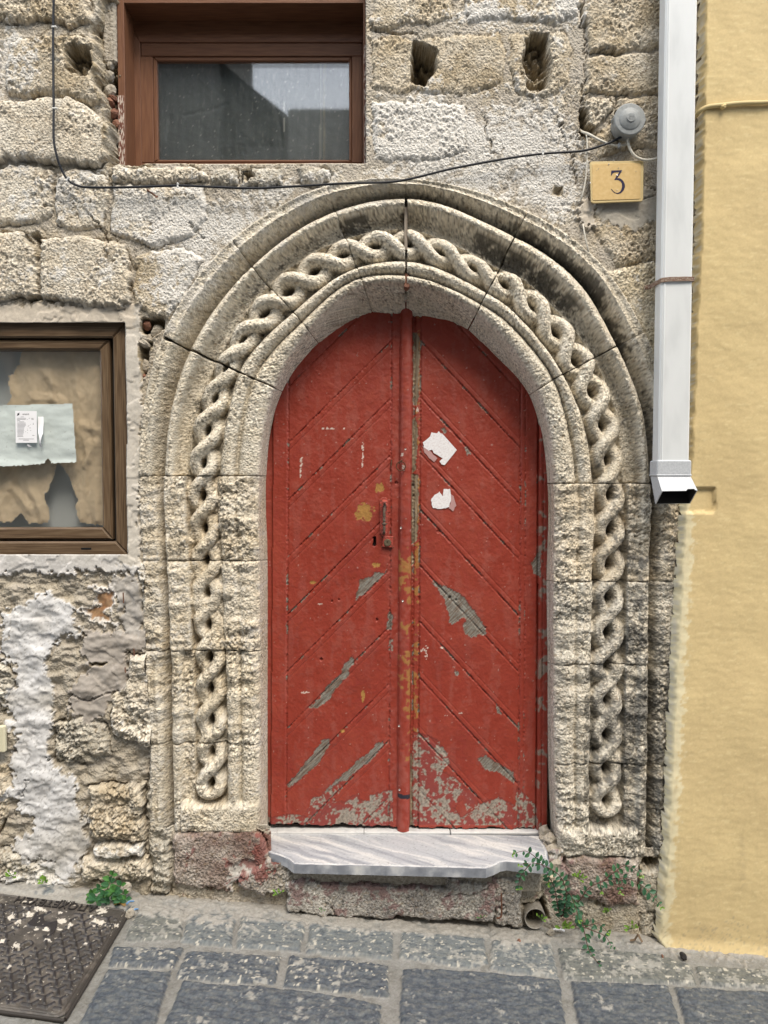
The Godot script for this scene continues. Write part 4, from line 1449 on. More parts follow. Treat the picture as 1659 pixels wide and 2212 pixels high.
func build_yellow_house() -> void:
	var front := 0.06
	var f := Field.new(0.92, -0.32, 2.3, 3.7, 0.006, Vector3(0, 0, front))
	f.run(func(j: int):
		var hr := PackedFloat32Array()
		var cr := PackedColorArray()
		var ir := PackedInt32Array()
		hr.resize(f.nx)
		cr.resize(f.nx)
		ir.resize(f.nx)
		var y := f.y0 + j * f.st
		for i in f.nx:
			var x := f.x0 + i * f.st
			var p := sheet(x, y, front)
			var m2 := n2.get_noise_2d(x, y)
			var m3 := n3.get_noise_2d(x, y)
			var m4 := n4.get_noise_2d(x, y)
			var d := p.x - yellow_edge(p.y) + m2 * 3.0 + m3 * 2.6
			var rim := 16.0 * sm(1040.0, 1130.0, p.y) + 8.0
			var z := n1.get_noise_2d(x * 0.8, y * 0.8) * 0.008 + m2 * 0.0009 + n3.get_noise_2d(x * 0.5, y * 1.4) * 0.0007
			var dz := d + 3.0
			z -= 0.05 * pow(1.0 - clampf(dz / 9.0, 0.0, 1.0), 1.6) + 0.007 * (1.0 - sm(0.0, 1.0, dz / rim))
			# the notch chiselled beside the spout
			var nd := minf(minf(p.x - 1440.0, 1546.0 - p.x), minf(p.y - 1054.0, 1107.0 - p.y)) + m3 * 2.0
			z -= 0.012 * sm(-1.0, 2.0, nd)
			if p.y > 2020: z += 0.02 * sm(2020.0, 2060.0, p.y - 0.08 * (p.x - 1440.0))
			var t := 1.0 + 0.05 * m2 + 0.05 * m4 + 0.03 * n5.get_noise_2d(x, y)
			var c := Color(0.62, 0.49, 0.262).lerp(Color(0.595, 0.465, 0.25), clampf(0.5 + n1.get_noise_2d(x, y), 0, 1))
			c = Color(c.r * t, c.g * t, c.b * t)
			# the rim painted thinner, over bare render
			var bare := sm(1.15, 0.75, d / rim + 0.5 * m3 + 0.2 * m4)
			if p.y > 1040: c = c.lerp(Color(0.74, 0.67, 0.46), bare * 0.85)
			if d < 3.0: c = c.lerp(Color(0.6, 0.56, 0.46), 0.8 * sm(0.0, 0.25, m4 + m3 + 0.2))
			# a run of dirt and splashes at the foot
			var run := exp(-pow((p.x - 1603.0 - 4.0 * m2) / 7.0, 2)) * sm(1790.0, 1830.0, p.y) * sm(1960.0, 1880.0, p.y)
			c = c.lerp(Color(0.36, 0.29, 0.18), 0.35 * run * clampf(0.6 + 2.0 * m3, 0.0, 1.0))
			if m4 + 0.6 * m3 > 0.42 and p.y > 1990.0 + 60.0 * m2: c = c.lerp(Color(0.33, 0.28, 0.2), 0.5)
			# scuffs low down
			var sc := sm(0.42, 0.6, n2.get_noise_2d(x * 2.4, y * 0.8 + 3.0) + 0.3 * sm(1500.0, 2000.0, p.y))
			c = c.lerp(Color(0.50, 0.39, 0.21), sc * 0.25)
			if n3.get_noise_2d(x * 0.5 + 9, y * 2.5) > 0.5: c = c.lerp(Color(0.72, 0.60, 0.34), 0.4)
			hr[i] = z
			cr[i] = c
			ir[i] = 0 if d > -4.0 else -1
		f.H[j] = hr
		f.C[j] = cr
		f.I[j] = ir)
	var root := thing("yellow_house", "smooth ochre yellow plastered house wall with a ragged edge against the old stones", "house")
	part(root, "wall", f.meshes()[0], M.plaster)
	part(root, "wall", box_mesh(Vector3(3.6, 3.2, -0.15), Vector3(2.62, 7.4, 0.42), 0.01), plain("yellow plaster beyond", lin(0.61, 0.48, 0.255), 0.85))
	part(root, "wall", box_mesh(Vector3(1.8, 5.25, -0.15), Vector3(1.1, 3.1, 0.42), 0.01), plain("yellow plaster above", lin(0.61, 0.48, 0.255), 0.85))
	# the painted cable that runs into the gap
	var c := PackedVector3Array()
	for p in [[1494, 262, 0.01], [1502, 252, 0.03], [1512, 240, 0.058], [1528, 231, 0.066], [1560, 227, 0.068], [1600, 223, 0.068], [1659, 221, 0.068], [1760, 216, 0.068]]: c.append(at(p[0], p[1], p[2]))
	lone("painted_cable", tube_mesh(smooth_path(c), 0.0075, -1, 10), plain("painted cable", lin(0.56, 0.45, 0.23), 0.6), "yellow painted cable running level across the top of the yellow wall", "cable")
	lone("cable_clip", pebble(at(1562, 230, 0.07), 0.011), plain("painted clip", lin(0.64, 0.5, 0.24), 0.6), "small painted clip on the yellow cable", "clip")


# ---------- across the street: what the panes mirror and what closes the sky ----------
func build_far_side() -> void:
	var tall := thing("opposite_house", "tall plastered house across the street, behind the camera, taller of two", "house", Vector3(-4.2, 0, 5.4))
	part(tall, "wall", box_mesh(Vector3(-4.85, 4.2, 5.4), Vector3(6.4, 9.4, 2.0), 0.02), M.far_wall)
	part(tall, "roof", box_mesh(Vector3(-4.95, 9.0, 5.4), Vector3(6.6, 0.25, 2.3), 0.03), M.roof)
	for k in 4:
		var w := part(tall, "window", box_mesh(Vector3(-6.6 + 1.6 * (k % 2) * 1.6, 2.2 + 3.0 * (k / 2), 4.39), Vector3(0.9, 1.4, 0.06), 0.01), M.foil_v)
		part(w, "pane", box_mesh(Vector3(-6.6 + 1.6 * (k % 2) * 1.6, 2.2 + 3.0 * (k / 2), 4.35), Vector3(0.74, 1.24, 0.02), 0.004), M.rubber).position = Vector3.ZERO
	var low := thing("opposite_house", "low flat-roofed house across the street, behind the camera, with a pale parapet", "house", Vector3(2.6, 0, 5.4))
	part(low, "wall", box_mesh(Vector3(3.1, 2.3, 6.4), Vector3(9.0, 5.4, 4.0), 0.02), M.far_wall)
	part(low, "parapet", box_mesh(Vector3(3.55, 5.06, 4.36), Vector3(9.0, 0.54, 0.12), 0.02), M.far_band)
	var gable := begin()
	slab_shape(gable, Transform3D(Basis.IDENTITY, Vector3(0, 0, 4.42)), PackedVector2Array([Vector2(-1.7, 4.9), Vector2(-0.95, 4.9), Vector2(-0.97, 5.32), Vector2(-1.36, 5.62), Vector2(-1.7, 5.9)]), 0.8)
	part(low, "stair_roof", done(gable), M.far_wall)
	for k in 3:
		var w := part(low, "window", box_mesh(Vector3(0.6 + 2.2 * k, 2.4, 4.39), Vector3(0.9, 1.3, 0.06), 0.01), M.foil_v)
		part(w, "pane", box_mesh(Vector3(0.6 + 2.2 * k, 2.4, 4.35), Vector3(0.74, 1.14, 0.02), 0.004), M.rubber).position = Vector3.ZERO


# ---------- the red double door ----------
const DOOR_Z := -0.15

func build_door() -> void:
	# bare wood showing through: [outline, 0 = grey wood, 1 = dark red undercoat and grey mixed]
	var peels := [
		[pv([836, 1223, 830, 1239, 810, 1236, 806, 1246, 787, 1248, 777, 1256, 773, 1279, 767, 1299, 787, 1283, 833, 1238]), 0],
		[pv([764, 1418, 747, 1435, 734, 1464, 721, 1471, 704, 1487, 694, 1504, 668, 1530, 687, 1530, 694, 1524, 714, 1511, 727, 1487, 754, 1461, 757, 1441, 767, 1431]), 0],
		[pv([717, 1597, 697, 1600, 688, 1616, 664, 1646, 622, 1698, 630, 1702, 690, 1650, 712, 1612]), 0],
		[pv([830, 1600, 816, 1606, 800, 1626, 783, 1636, 740, 1676, 700, 1712, 716, 1712, 800, 1646, 832, 1610]), 0],
		[pv([610, 1763, 641, 1759, 668, 1766, 674, 1726, 697, 1720, 737, 1690, 747, 1687, 724, 1730, 747, 1733, 777, 1713, 780, 1730, 800, 1730, 803, 1720, 850, 1705, 852, 1800, 560, 1800, 560, 1768]), 1],
		[pv([934, 1259, 955, 1263, 988, 1279, 1005, 1292, 1015, 1309, 1025, 1319, 1038, 1339, 1051, 1358, 1050, 1372, 1035, 1372, 1018, 1378, 1005, 1368, 1002, 1352, 1008, 1339, 1002, 1332, 978, 1350, 969, 1342, 972, 1325, 965, 1315, 962, 1296, 945, 1272]), 0],
		[pv([896, 1582, 930, 1590, 950, 1602, 968, 1628, 975, 1650, 955, 1664, 985, 1680, 1005, 1700, 1030, 1712, 1040, 1742, 1012, 1752, 1000, 1725, 985, 1745, 1000, 1768, 1040, 1738, 1080, 1722, 1116, 1742, 1120, 1800, 890, 1800]), 1],
		[pv([1036, 1640, 1050, 1630, 1078, 1650, 1113, 1668, 1113, 1692, 1080, 1668, 1050, 1662]), 0],
		[pv([1166, 1182, 1168, 1246, 1152, 1238, 1147, 1216, 1156, 1206]), 0],
		[pv([840, 1318, 850, 1330, 846, 1360, 834, 1360, 838, 1340]), 0],
		[pv([956, 922, 964, 934, 960, 938, 952, 928]), 0],
		[pv([1002, 965, 1010, 968, 1016, 980, 1008, 984]), 0],
		[pv([985, 1448, 992, 1452, 990, 1462, 984, 1458]), 0],
		[pv([1072, 1520, 1080, 1530, 1086, 1544, 1076, 1540]), 0],
		[pv([842, 1382, 850, 1380, 848, 1410, 840, 1408]), 1],
		[pv([1120, 1700, 1160, 1740, 1166, 1800, 1112, 1800, 1116, 1740]), 1],
	]
	# the edge of the second leaf, stripped in long pieces
	var strips := [pv([889, 720, 900, 716, 904, 760, 902, 860, 898, 880, 890, 880]), pv([888, 905, 896, 900, 902, 930, 896, 1010, 888, 1020]), pv([888, 1020, 903, 1024, 904, 1072, 902, 1112, 902, 1140, 898, 1170, 888, 1180]), pv([887, 1190, 892, 1194, 894, 1220, 887, 1230]), pv([882, 1640, 893, 1625, 894, 1790, 882, 1790])]
	var ochres := [[787, 1108, 19, 17], [820, 1054, 9, 12], [812, 1220, 9, 5], [676, 1258, 6, 3], [786, 1504, 4, 12], [742, 1580, 4, 3]]
	var whites_ := [[699, 925, 7, 2.4], [712, 926, 14, 1.6], [742, 926, 3, 2], [782, 966, 3, 8], [782, 985, 2, 8], [782, 1003, 2, 6], [649, 1000, 2.5, 12], [648, 1022, 2, 10], [693, 1305, 5, 1.3], [924, 1397, 3, 3], [956, 1399, 3, 2], [922, 1412, 2.4, 10], [916, 1404, 8, 3], [965, 1546, 3, 1.4], [998, 1540, 4, 1.4], [870, 1010, 3, 6], [868, 985, 3, 6], [900, 884, 3, 4], [660, 1496, 8, 2]]
	var screwy := [[874, 970], [864, 1140], [868, 1298], [860, 1568], [861, 1706]]
	var f := Field.new(at(576, 1400, DOOR_Z).x, at(800, 1800, DOOR_Z).y, at(1182, 1400, DOOR_Z).x, at(800, 648, DOOR_Z).y, 0.0031, Vector3(0, 0, DOOR_Z))
	f.run(func(j: int):
		var hr := PackedFloat32Array()
		var cr := PackedColorArray()
		var ir := PackedInt32Array()
		hr.resize(f.nx)
		cr.resize(f.nx)
		ir.resize(f.nx)
		var y := f.y0 + j * f.st
		for i in f.nx:
			var x := f.x0 + i * f.st
			var p := sheet(x, y, DOOR_Z)
			var u := p.x
			var v := p.y
			var m2 := n2.get_noise_2d(x, y)
			var m3 := n3.get_noise_2d(x, y)
			var m4 := n4.get_noise_2d(x, y)
			var m5 := n5.get_noise_2d(x, y)
			var lean := (v - 1200.0) * 0.006      # the leaves hang a little out of true
			u += lean
			var z := 0.0
			var id := 0
			var joint := 99.0                     # sheet distance to the nearest joint
			if u < 588.0: z = -0.012
			if u < 868.0:
				# left leaf: two uprights, the boards rising to the right between them, the rounded cover strip
				if u < 621.0:
					id = 1
					joint = absf(621.0 - u)
					z += 0.0015
				elif u < 843.0:
					var k: float = (u + v - 1580.0) / 123.4
					var w: float = (k - floor(k)) * 123.4
					id = 10 + int(floor(k)) + 8
					joint = minf(minf(w, 123.4 - w) / 1.414, minf(u - 621.0, 843.0 - u))
					var bead := absf(w - 17.0) / 1.414
					if bead < 1.8: z -= 0.0016 * (1.0 - bead / 1.8)
					elif w < 17.0: z += 0.0006
				else:
					id = 2
					joint = absf(u - 843.0)
					z += 0.0012
				if u > 861.5:
					id = 3
					joint = 99.0
			if u >= 861.5 and u < 888.5:
				id = 3
				z = 0.004 + 0.020 * hump(clampf((u - 861.5) / 27.0, 0.0, 1.0))
			elif u >= 888.5:
				# right leaf: bare closing edge, boards falling to the right, upright, then the frame
				if u < 906.0:
					id = 4
					joint = minf(absf(906.0 - u), absf(u - 893.0))
					z = -0.002 - (0.006 if u < 890.5 else 0.0)
				elif u < 1123.0:
					var k: float = (v - 1.07 * (u - 905.0) - 1220.0) / 121.0
					var w: float = (k - floor(k)) * 121.0
					id = 60 + int(floor(k)) + 8
					joint = minf(minf(w, 121.0 - w) / 1.46, minf(u - 906.0, 1123.0 - u))
					var bead := absf(w - 104.0) / 1.46
					if bead < 1.8: z -= 0.0016 * (1.0 - bead / 1.8)
					elif w > 104.0: z += 0.0006
					if v < 712.0: id = 6
				elif u < 1161.0:
					id = 5
					joint = minf(absf(u - 1123.0), minf(absf(u - 1134.0) + 1.0, absf(1161.0 - u)))
					z += 0.001
				else:
					id = 7
					z = 0.012 if u > 1163.0 else -0.012
					joint = absf(u - 1172.0) + 0.6
			var jn := joint + m4 * 1.2
			if jn < 2.6: z -= 0.0075 * (1.0 - maxf(jn, 0.0) / 2.6) * clampf(0.75 + m2 * 1.2, 0.25, 1.0)
			elif jn < 6.0: z += 0.0006 * (1.0 - (jn - 2.6) / 3.4)
			# thick old paint
			z += m2 * 0.0016 + m3 * 0.0006 + m4 * 0.00035
			var t := 1.0 + 0.05 * m2 + 0.05 * m3 + 0.04 * m4
			var c := Color(0.275 * t, 0.040 * t, 0.024 * t).lerp(Color(0.295, 0.052, 0.033), clampf(0.2 + m2 * 0.9 + n1.get_noise_2d(x, y) * 0.8, 0.0, 0.8))
			if id == 3 or id == 2: c = c.lerp(Color(0.33, 0.075, 0.058), clampf(0.2 + m3, 0.0, 0.7))
			# blooming of the paint in patches
			var bl := sm(0.22, 0.5, n2.get_noise_2d(x * 1.1 + 13.0, y * 1.1) * 0.8 + m4 * 0.25 + m3 * 0.2)
			c = c.lerp(Color(0.33, 0.09, 0.068), bl * 0.3)
			var streak := sm(0.05, 0.45, n2.get_noise_2d(x * 2.2 + 31.0, y * 0.35) + 0.4 * m3 + 0.25 * m4)
			c = c.lerp(Color(0.31, 0.085, 0.065), streak * 0.4)
			c = c.lerp(Color(0.2, 0.028, 0.02), sm(0.1, 0.5, n1.get_noise_2d(x * 1.6 + 8.0, y * 1.2) + 0.4 * m3) * 0.35)
			# ochre coat under the red
			for o in ochres:
				var d: float = pow((u - o[0]) / o[2], 2) + pow((v - o[1]) / o[3], 2) + m3 * 1.1 + m4 * 0.5
				if d < 1.0:
					c = Color(0.36, 0.19, 0.055) * (1.0 + 0.2 * m4)
					z -= 0.0006
			if (id == 3 and v > 1180.0 and v < 1640.0) or (id == 4 and u > 895.0 and v > 680.0):
				var oc := sm(0.24, 0.40, m3 * 0.7 + m2 * 0.9 + m4 * 0.3 + (0.12 if u > 878.0 or v < 1260.0 else -0.1))
				c = c.lerp(Color(0.34, 0.17, 0.05), oc * 0.85)
				z -= 0.0005 * oc
			# bare wood
			var wood := Color(0.235, 0.225, 0.20).lerp(Color(0.14, 0.10, 0.075), clampf(0.45 + 1.2 * n3.get_noise_2d((x + y) * 0.35, (x - y) * 3.0), 0.0, 1.0))
			wood = Color(wood.r * (1.0 + 0.25 * m5), wood.g * (1.0 + 0.25 * m5), wood.b * (1.0 + 0.25 * m5))
			for q in peels:
				var bb: PackedVector2Array = q[0]
				if absf(v - bb[0].y) > 200.0 or absf(u - bb[0].x) > 330.0: continue
				var d := sd(u + m3 * 3.0, v + m4 * 3.0 + m3 * 2.0, bb)
				if d > -2.2 and d <= 0.0 and m3 + m4 > -0.1: c = c.lerp(Color(0.17, 0.03, 0.025), 0.6)
				if d > 0.0:
					z -= 0.0016 * minf(1.0, d)
					if q[1] == 0:
						c = wood
					else:
						var mix_ := m2 * 1.2 + m3 * 1.0 + m4 * 0.5
						var g := Color(0.36, 0.31, 0.26).lerp(wood, clampf(0.5 + m4, 0.0, 1.0))
						c = g.lerp(Color(0.24, 0.05, 0.04), sm(-0.22, 0.12, mix_))
						if d < 8.0 and mix_ > 0.1: c = c.lerp(Color(0.275, 0.04, 0.024), 0.5)
			if id == 4:
				for q: PackedVector2Array in strips:
					if sd(u + m3 * 3.0, v + m2 * 10.0, q) > 0.0:
						c = Color(0.30, 0.235, 0.16).lerp(Color(0.17, 0.13, 0.09), clampf(0.5 + 1.3 * n3.get_noise_2d(x * 3.0, y * 0.3), 0.0, 1.0))
						z -= 0.002
			if id == 7 and u > 1163.0: c = c.lerp(Color(0.26, 0.2, 0.165), sm(0.16, 0.4, m2 + m3 * 0.6 + 0.1 * sin(v * 0.01)))
			# bare edges along the worst joints
			if jn < 1.8 and m2 + 0.6 * m3 > 0.36: c = wood
			# splashes of white
			for o in whites_:
				if absf(v - o[1]) > 16.0: continue
				var d: float = pow((u - o[0]) / o[2], 2) + pow((v - o[1]) / o[3], 2) + m4 * 1.6 + m5 * 1.2
				if d < 0.7: c = Color(0.62, 0.52, 0.46)
			if m4 > 0.0 and n4.get_noise_2d(x * 0.55 + 50.0, y * 0.55) > 0.70: c = c.lerp(Color(0.5, 0.36, 0.32), 0.5)
			# nail holes
			for o in [[695, 1425, 3], [733, 1295, 2], [717, 1299, 2], [815, 1339, 3], [972, 1290, 3], [986, 1296, 2.4], [1050, 1356, 2.4], [855, 1043, 3], [890, 1048, 3], [893, 1070, 2.5], [946, 1148, 3]]:
				if absf(u - o[0]) < 4.0 and Vector2(u - o[0], v - o[1]).length() < o[2]: z -= 0.006
			# the ends of the boards do not line up; the black band taped round the cover strip
			var foot := 1780.0 + (u - 580.0) * 0.017 + m2 * 5.0 + m3 * 3.0
			if id == 3: foot = 1792.0
			if id == 3 and absf(v - 1716.0 - (u - 875.0) * 0.12) < 4.5: c = Color(0.02, 0.02, 0.035)
			# keyhole
			var kx := u - 808.5
			var ky := v - 1170.0
			if (absf(kx) < 2.4 and absf(ky) < 9.0) or Vector2(kx, ky - 6.0).length() < 3.8 or Vector2(kx, ky + 7.5).length() < 3.2:
				z -= 0.02
				c = Color(0.02, 0.015, 0.012)
			hr[i] = z
			cr[i] = Color(maxf(c.r, 0.008), maxf(c.g, 0.008), maxf(c.b, 0.008))
			ir[i] = id if v < foot else -1
		f.H[j] = hr
		f.C[j] = cr
		f.I[j] = ir)
	var ms := f.meshes()
	var left := thing("door_leaf", "red plank door leaf with boards rising to a round strip, handle and lock", "door", at(720, 1780, DOOR_Z), "two leaves of the red door")
	var right := thing("door_leaf", "red plank door leaf with boards falling away from the middle, torn stickers on it", "door", at(1020, 1785, DOOR_Z), "two leaves of the red door")
	var frame := thing("door_frame", "narrow red timber door frame beside the jamb, paint worn off", "door frame", at(1170, 1790, DOOR_Z))
	for k in ms:
		if k in [1, 2]: part(left, "stile", ms[k], M.door)
		elif k == 3: part(left, "cover_strip", ms[k], M.door)
		elif k >= 10 and k < 50: part(left, "plank", ms[k], M.door)
		elif k == 4: part(right, "closing_edge", ms[k], M.door, "stripped wooden edge of the leaf")
		elif k == 5: part(right, "stile", ms[k], M.door)
		elif k == 6: part(right, "top_rail", ms[k], M.door)
		elif k >= 50: part(right, "plank", ms[k], M.door)
		elif k == 7: part(frame, "post", ms[k], M.door)
	part(left, "core", box_mesh(Vector3((at(580, 1200, DOOR_Z).x + at(872, 1200, DOOR_Z).x) / 2, 1.3, DOOR_Z - 0.05), Vector3(0.5, 2.0, 0.03), 0.002), M.wood_v)
	part(right, "core", box_mesh(Vector3((at(890, 1200, DOOR_Z).x + at(1172, 1200, DOOR_Z).x) / 2, 1.3, DOOR_Z - 0.05), Vector3(0.5, 2.0, 0.03), 0.002), M.wood_v)
	for s in screwy:
		var sc := begin()
		lathe(sc, Transform3D(Basis(Vector3.RIGHT, PI / 2), at(s[0] + 2, s[1], DOOR_Z + 0.0235)), PackedVector2Array([Vector2(0.0, 0.0012), Vector2(0.0012, 0.0004), Vector2(0.0036, 0.002), Vector2(0.0042, 0.0)]), 12)
		part(left, "screw", done(sc), M.steel)
	# the ring on its staple
	var rc := at(866, 1007, DOOR_Z + 0.032)
	var ring := PackedVector3Array()
	for k in 33: ring.append(rc + Vector3(cos(TAU * k / 32) * 0.0175, sin(TAU * k / 32) * 0.0175, 0.002 * sin(TAU * k / 32)))
	var hr_ := part(left, "ring", tube_mesh(ring, 0.0022), M.rust_dark)
	part(hr_, "staple", tube_mesh(smooth_path(PackedVector3Array([at(868, 996, DOOR_Z + 0.02), at(868, 994, DOOR_Z + 0.034), at(864, 997, DOOR_Z + 0.038), at(862, 1002, DOOR_Z + 0.032)])), 0.0024), M.rust_dark).position = Vector3.ZERO
	part(left, "pin", tube_mesh(PackedVector3Array([at(846, 993, DOOR_Z + 0.003), at(845, 1006, DOOR_Z + 0.006)]), 0.003), M.rust_dark)
	# the handle on its long plate
	var plate := begin()
	var pz := DOOR_Z + 0.002
	slab_shape(plate, Transform3D(Basis.IDENTITY, Vector3(0, 0, pz)), PackedVector2Array([xy(820, 1080, pz), xy(825, 1074, pz), xy(834, 1074, pz), xy(839, 1082, pz), xy(838, 1150, pz), xy(834, 1160, pz), xy(827, 1160, pz), xy(821, 1152, pz)]), 0.004, 0.0012)
	var handle := part(left, "handle", done(plate), M.red_metal)
	var grip := PackedVector2Array([Vector2(0.0048, 0.0), Vector2(0.0056, 0.014), Vector2(0.006, 0.018), Vector2(0.0035, 0.02), Vector2(0.0055, 0.023), Vector2(0.0088, 0.0275), Vector2(0.0088, 0.031), Vector2(0.005, 0.034), Vector2(0.0038, 0.037), Vector2(0.0065, 0.040), Vector2(0.0062, 0.044), Vector2(0.0046, 0.05), Vector2(0.0058, 0.06), Vector2(0.005, 0.068)])
	var gs := begin()
	var low := at(830, 1148, DOOR_Z + 0.03)
	lathe(gs, Transform3D(Basis.IDENTITY, low), grip, 14)
	var top := at(830, 1103, DOOR_Z + 0.03)
	tube(gs, smooth_path(PackedVector3Array([low + Vector3(0, 0.067, 0), low + Vector3(0, 0.075, 0), at(831, 1092, DOOR_Z + 0.022), at(831, 1089, DOOR_Z + 0.004)])), 0.005, 0.006)
	tube(gs, smooth_path(PackedVector3Array([low + Vector3(0, 0.001, 0), at(830, 1151, DOOR_Z + 0.024), at(829, 1152, DOOR_Z + 0.004)])), 0.005, 0.006)
	part(handle, "grip", done(gs), M.old_iron).position = Vector3.ZERO
	var thumb := begin()
	lathe(thumb, Transform3D(Basis(Vector3.RIGHT, 0.45), at(831, 1083, DOOR_Z + 0.034)), PackedVector2Array([Vector2(0, 0.004), Vector2(0.009, 0.0035), Vector2(0.0115, 0.0015), Vector2(0.0105, -0.0015), Vector2(0, -0.002)]), 18)
	tube(thumb, PackedVector3Array([at(831, 1083, DOOR_Z + 0.03), at(831, 1084, DOOR_Z + 0.004)]), 0.004)
	part(handle, "thumb_latch", done(thumb), M.red_metal).position = Vector3.ZERO
	for e in [[832, 1092], [829, 1152]]:
		var ro := begin()
		lathe(ro, Transform3D(Basis(Vector3.RIGHT, PI / 2), at(e[0], e[1], DOOR_Z + 0.006)), PackedVector2Array([Vector2(0.0, 0.005), Vector2(0.007, 0.004), Vector2(0.0105, 0.001), Vector2(0.011, 0.0)]), 16)
		part(handle, "rose", done(ro), M.red_metal).position = Vector3.ZERO
	# the cylinder lock on a crooked plate, the flat plate round the keyhole
	var lp := begin()
	boxb(lp, at(838, 1170, DOOR_Z + 0.006), Vector3(0.041, 0.044, 0.011), 0.002, Basis(Vector3.BACK, -0.07))
	var lock := part(left, "lock", done(lp), M.red_metal)
	var cy := begin()
	lathe(cy, Transform3D(Basis(Vector3.RIGHT, PI / 2), at(837, 1172, DOOR_Z + 0.012)), PackedVector2Array([Vector2(0.0, 0.0025), Vector2(0.0062, 0.0025), Vector2(0.0064, 0.0035), Vector2(0.0125, 0.0035), Vector2(0.0145, 0.0)]), 26)
	part(lock, "cylinder", done(cy), M.brass).position = Vector3.ZERO
	part(lock, "key_slot", box_mesh(at(837, 1171, DOOR_Z + 0.0148), Vector3(0.0016, 0.007, 0.0014), 0.0003), M.black).position = Vector3.ZERO
	for e in [[826, 1160], [851, 1162], [825, 1181], [850, 1183]]:
		part(lock, "screw", box_mesh(at(e[0], e[1], DOOR_Z + 0.0118), Vector3(0.004, 0.004, 0.001), 0.0004), M.rust_dark).position = Vector3.ZERO
	# torn stickers
	sticker([914, 955, 928, 944, 932, 934, 944, 936, 948, 932, 958, 940, 987, 972, 961, 1004, 953, 1003, 949, 996, 956, 990, 940, 980, 932, 972, 926, 974, 916, 966], "big torn white sticker on the red boards, upper of two")
	sticker([912, 962, 922, 968, 932, 978, 944, 990, 938, 998, 928, 990, 918, 978], "faint pink glue residue under the big torn sticker", M.residue)
	sticker([972, 1066, 980, 1072, 985, 1092, 978, 1104, 970, 1098, 974, 1082], "faint pink glue residue beside the scraped sticker", M.residue)
	sticker([931, 1078, 936, 1074, 940, 1068, 949, 1062, 957, 1072, 958, 1056, 972, 1056, 975, 1076, 970, 1094, 964, 1098, 958, 1099, 944, 1099, 936, 1097, 932, 1088], "smaller scraped white sticker remains on the red boards, lower of two")


func sticker(flat: Array, label: String, m: Material = null) -> void:
	var z := DOOR_Z + (0.0028 if m == null else 0.0022)
	var raw := pv(flat)
	var p := PackedVector2Array()
	for k in raw.size():
		var a := raw[k]
		var b := raw[(k + 1) % raw.size()]
		for t in 3:
			var q := a.lerp(b, t / 3.0)
			var l := a.distance_to(b)
			var jig := Vector2(rng.randf_range(-1, 1), rng.randf_range(-1, 1)) * (1.0 if l < 20.0 else 0.25)
			p.append(xy(q.x + jig.x, q.y + jig.y, z))
	var st := begin()
	slab_shape(st, Transform3D(Basis.IDENTITY, Vector3(0, 0, z)), p, 0.0007)
	lone("sticker" if m == null else "glue_residue", done(st), m if m else M.sticker, label, "sticker", "torn stickers on the red door" if m == null else "glue residue on the red door")


# ---------- the marble step ----------
func flat_frame(y: float) -> Transform3D:
	return Transform3D(Basis(Vector3(1, 0, 0), Vector3(0, 0, -1), Vector3(0, 1, 0)), Vector3(0, y, 0))


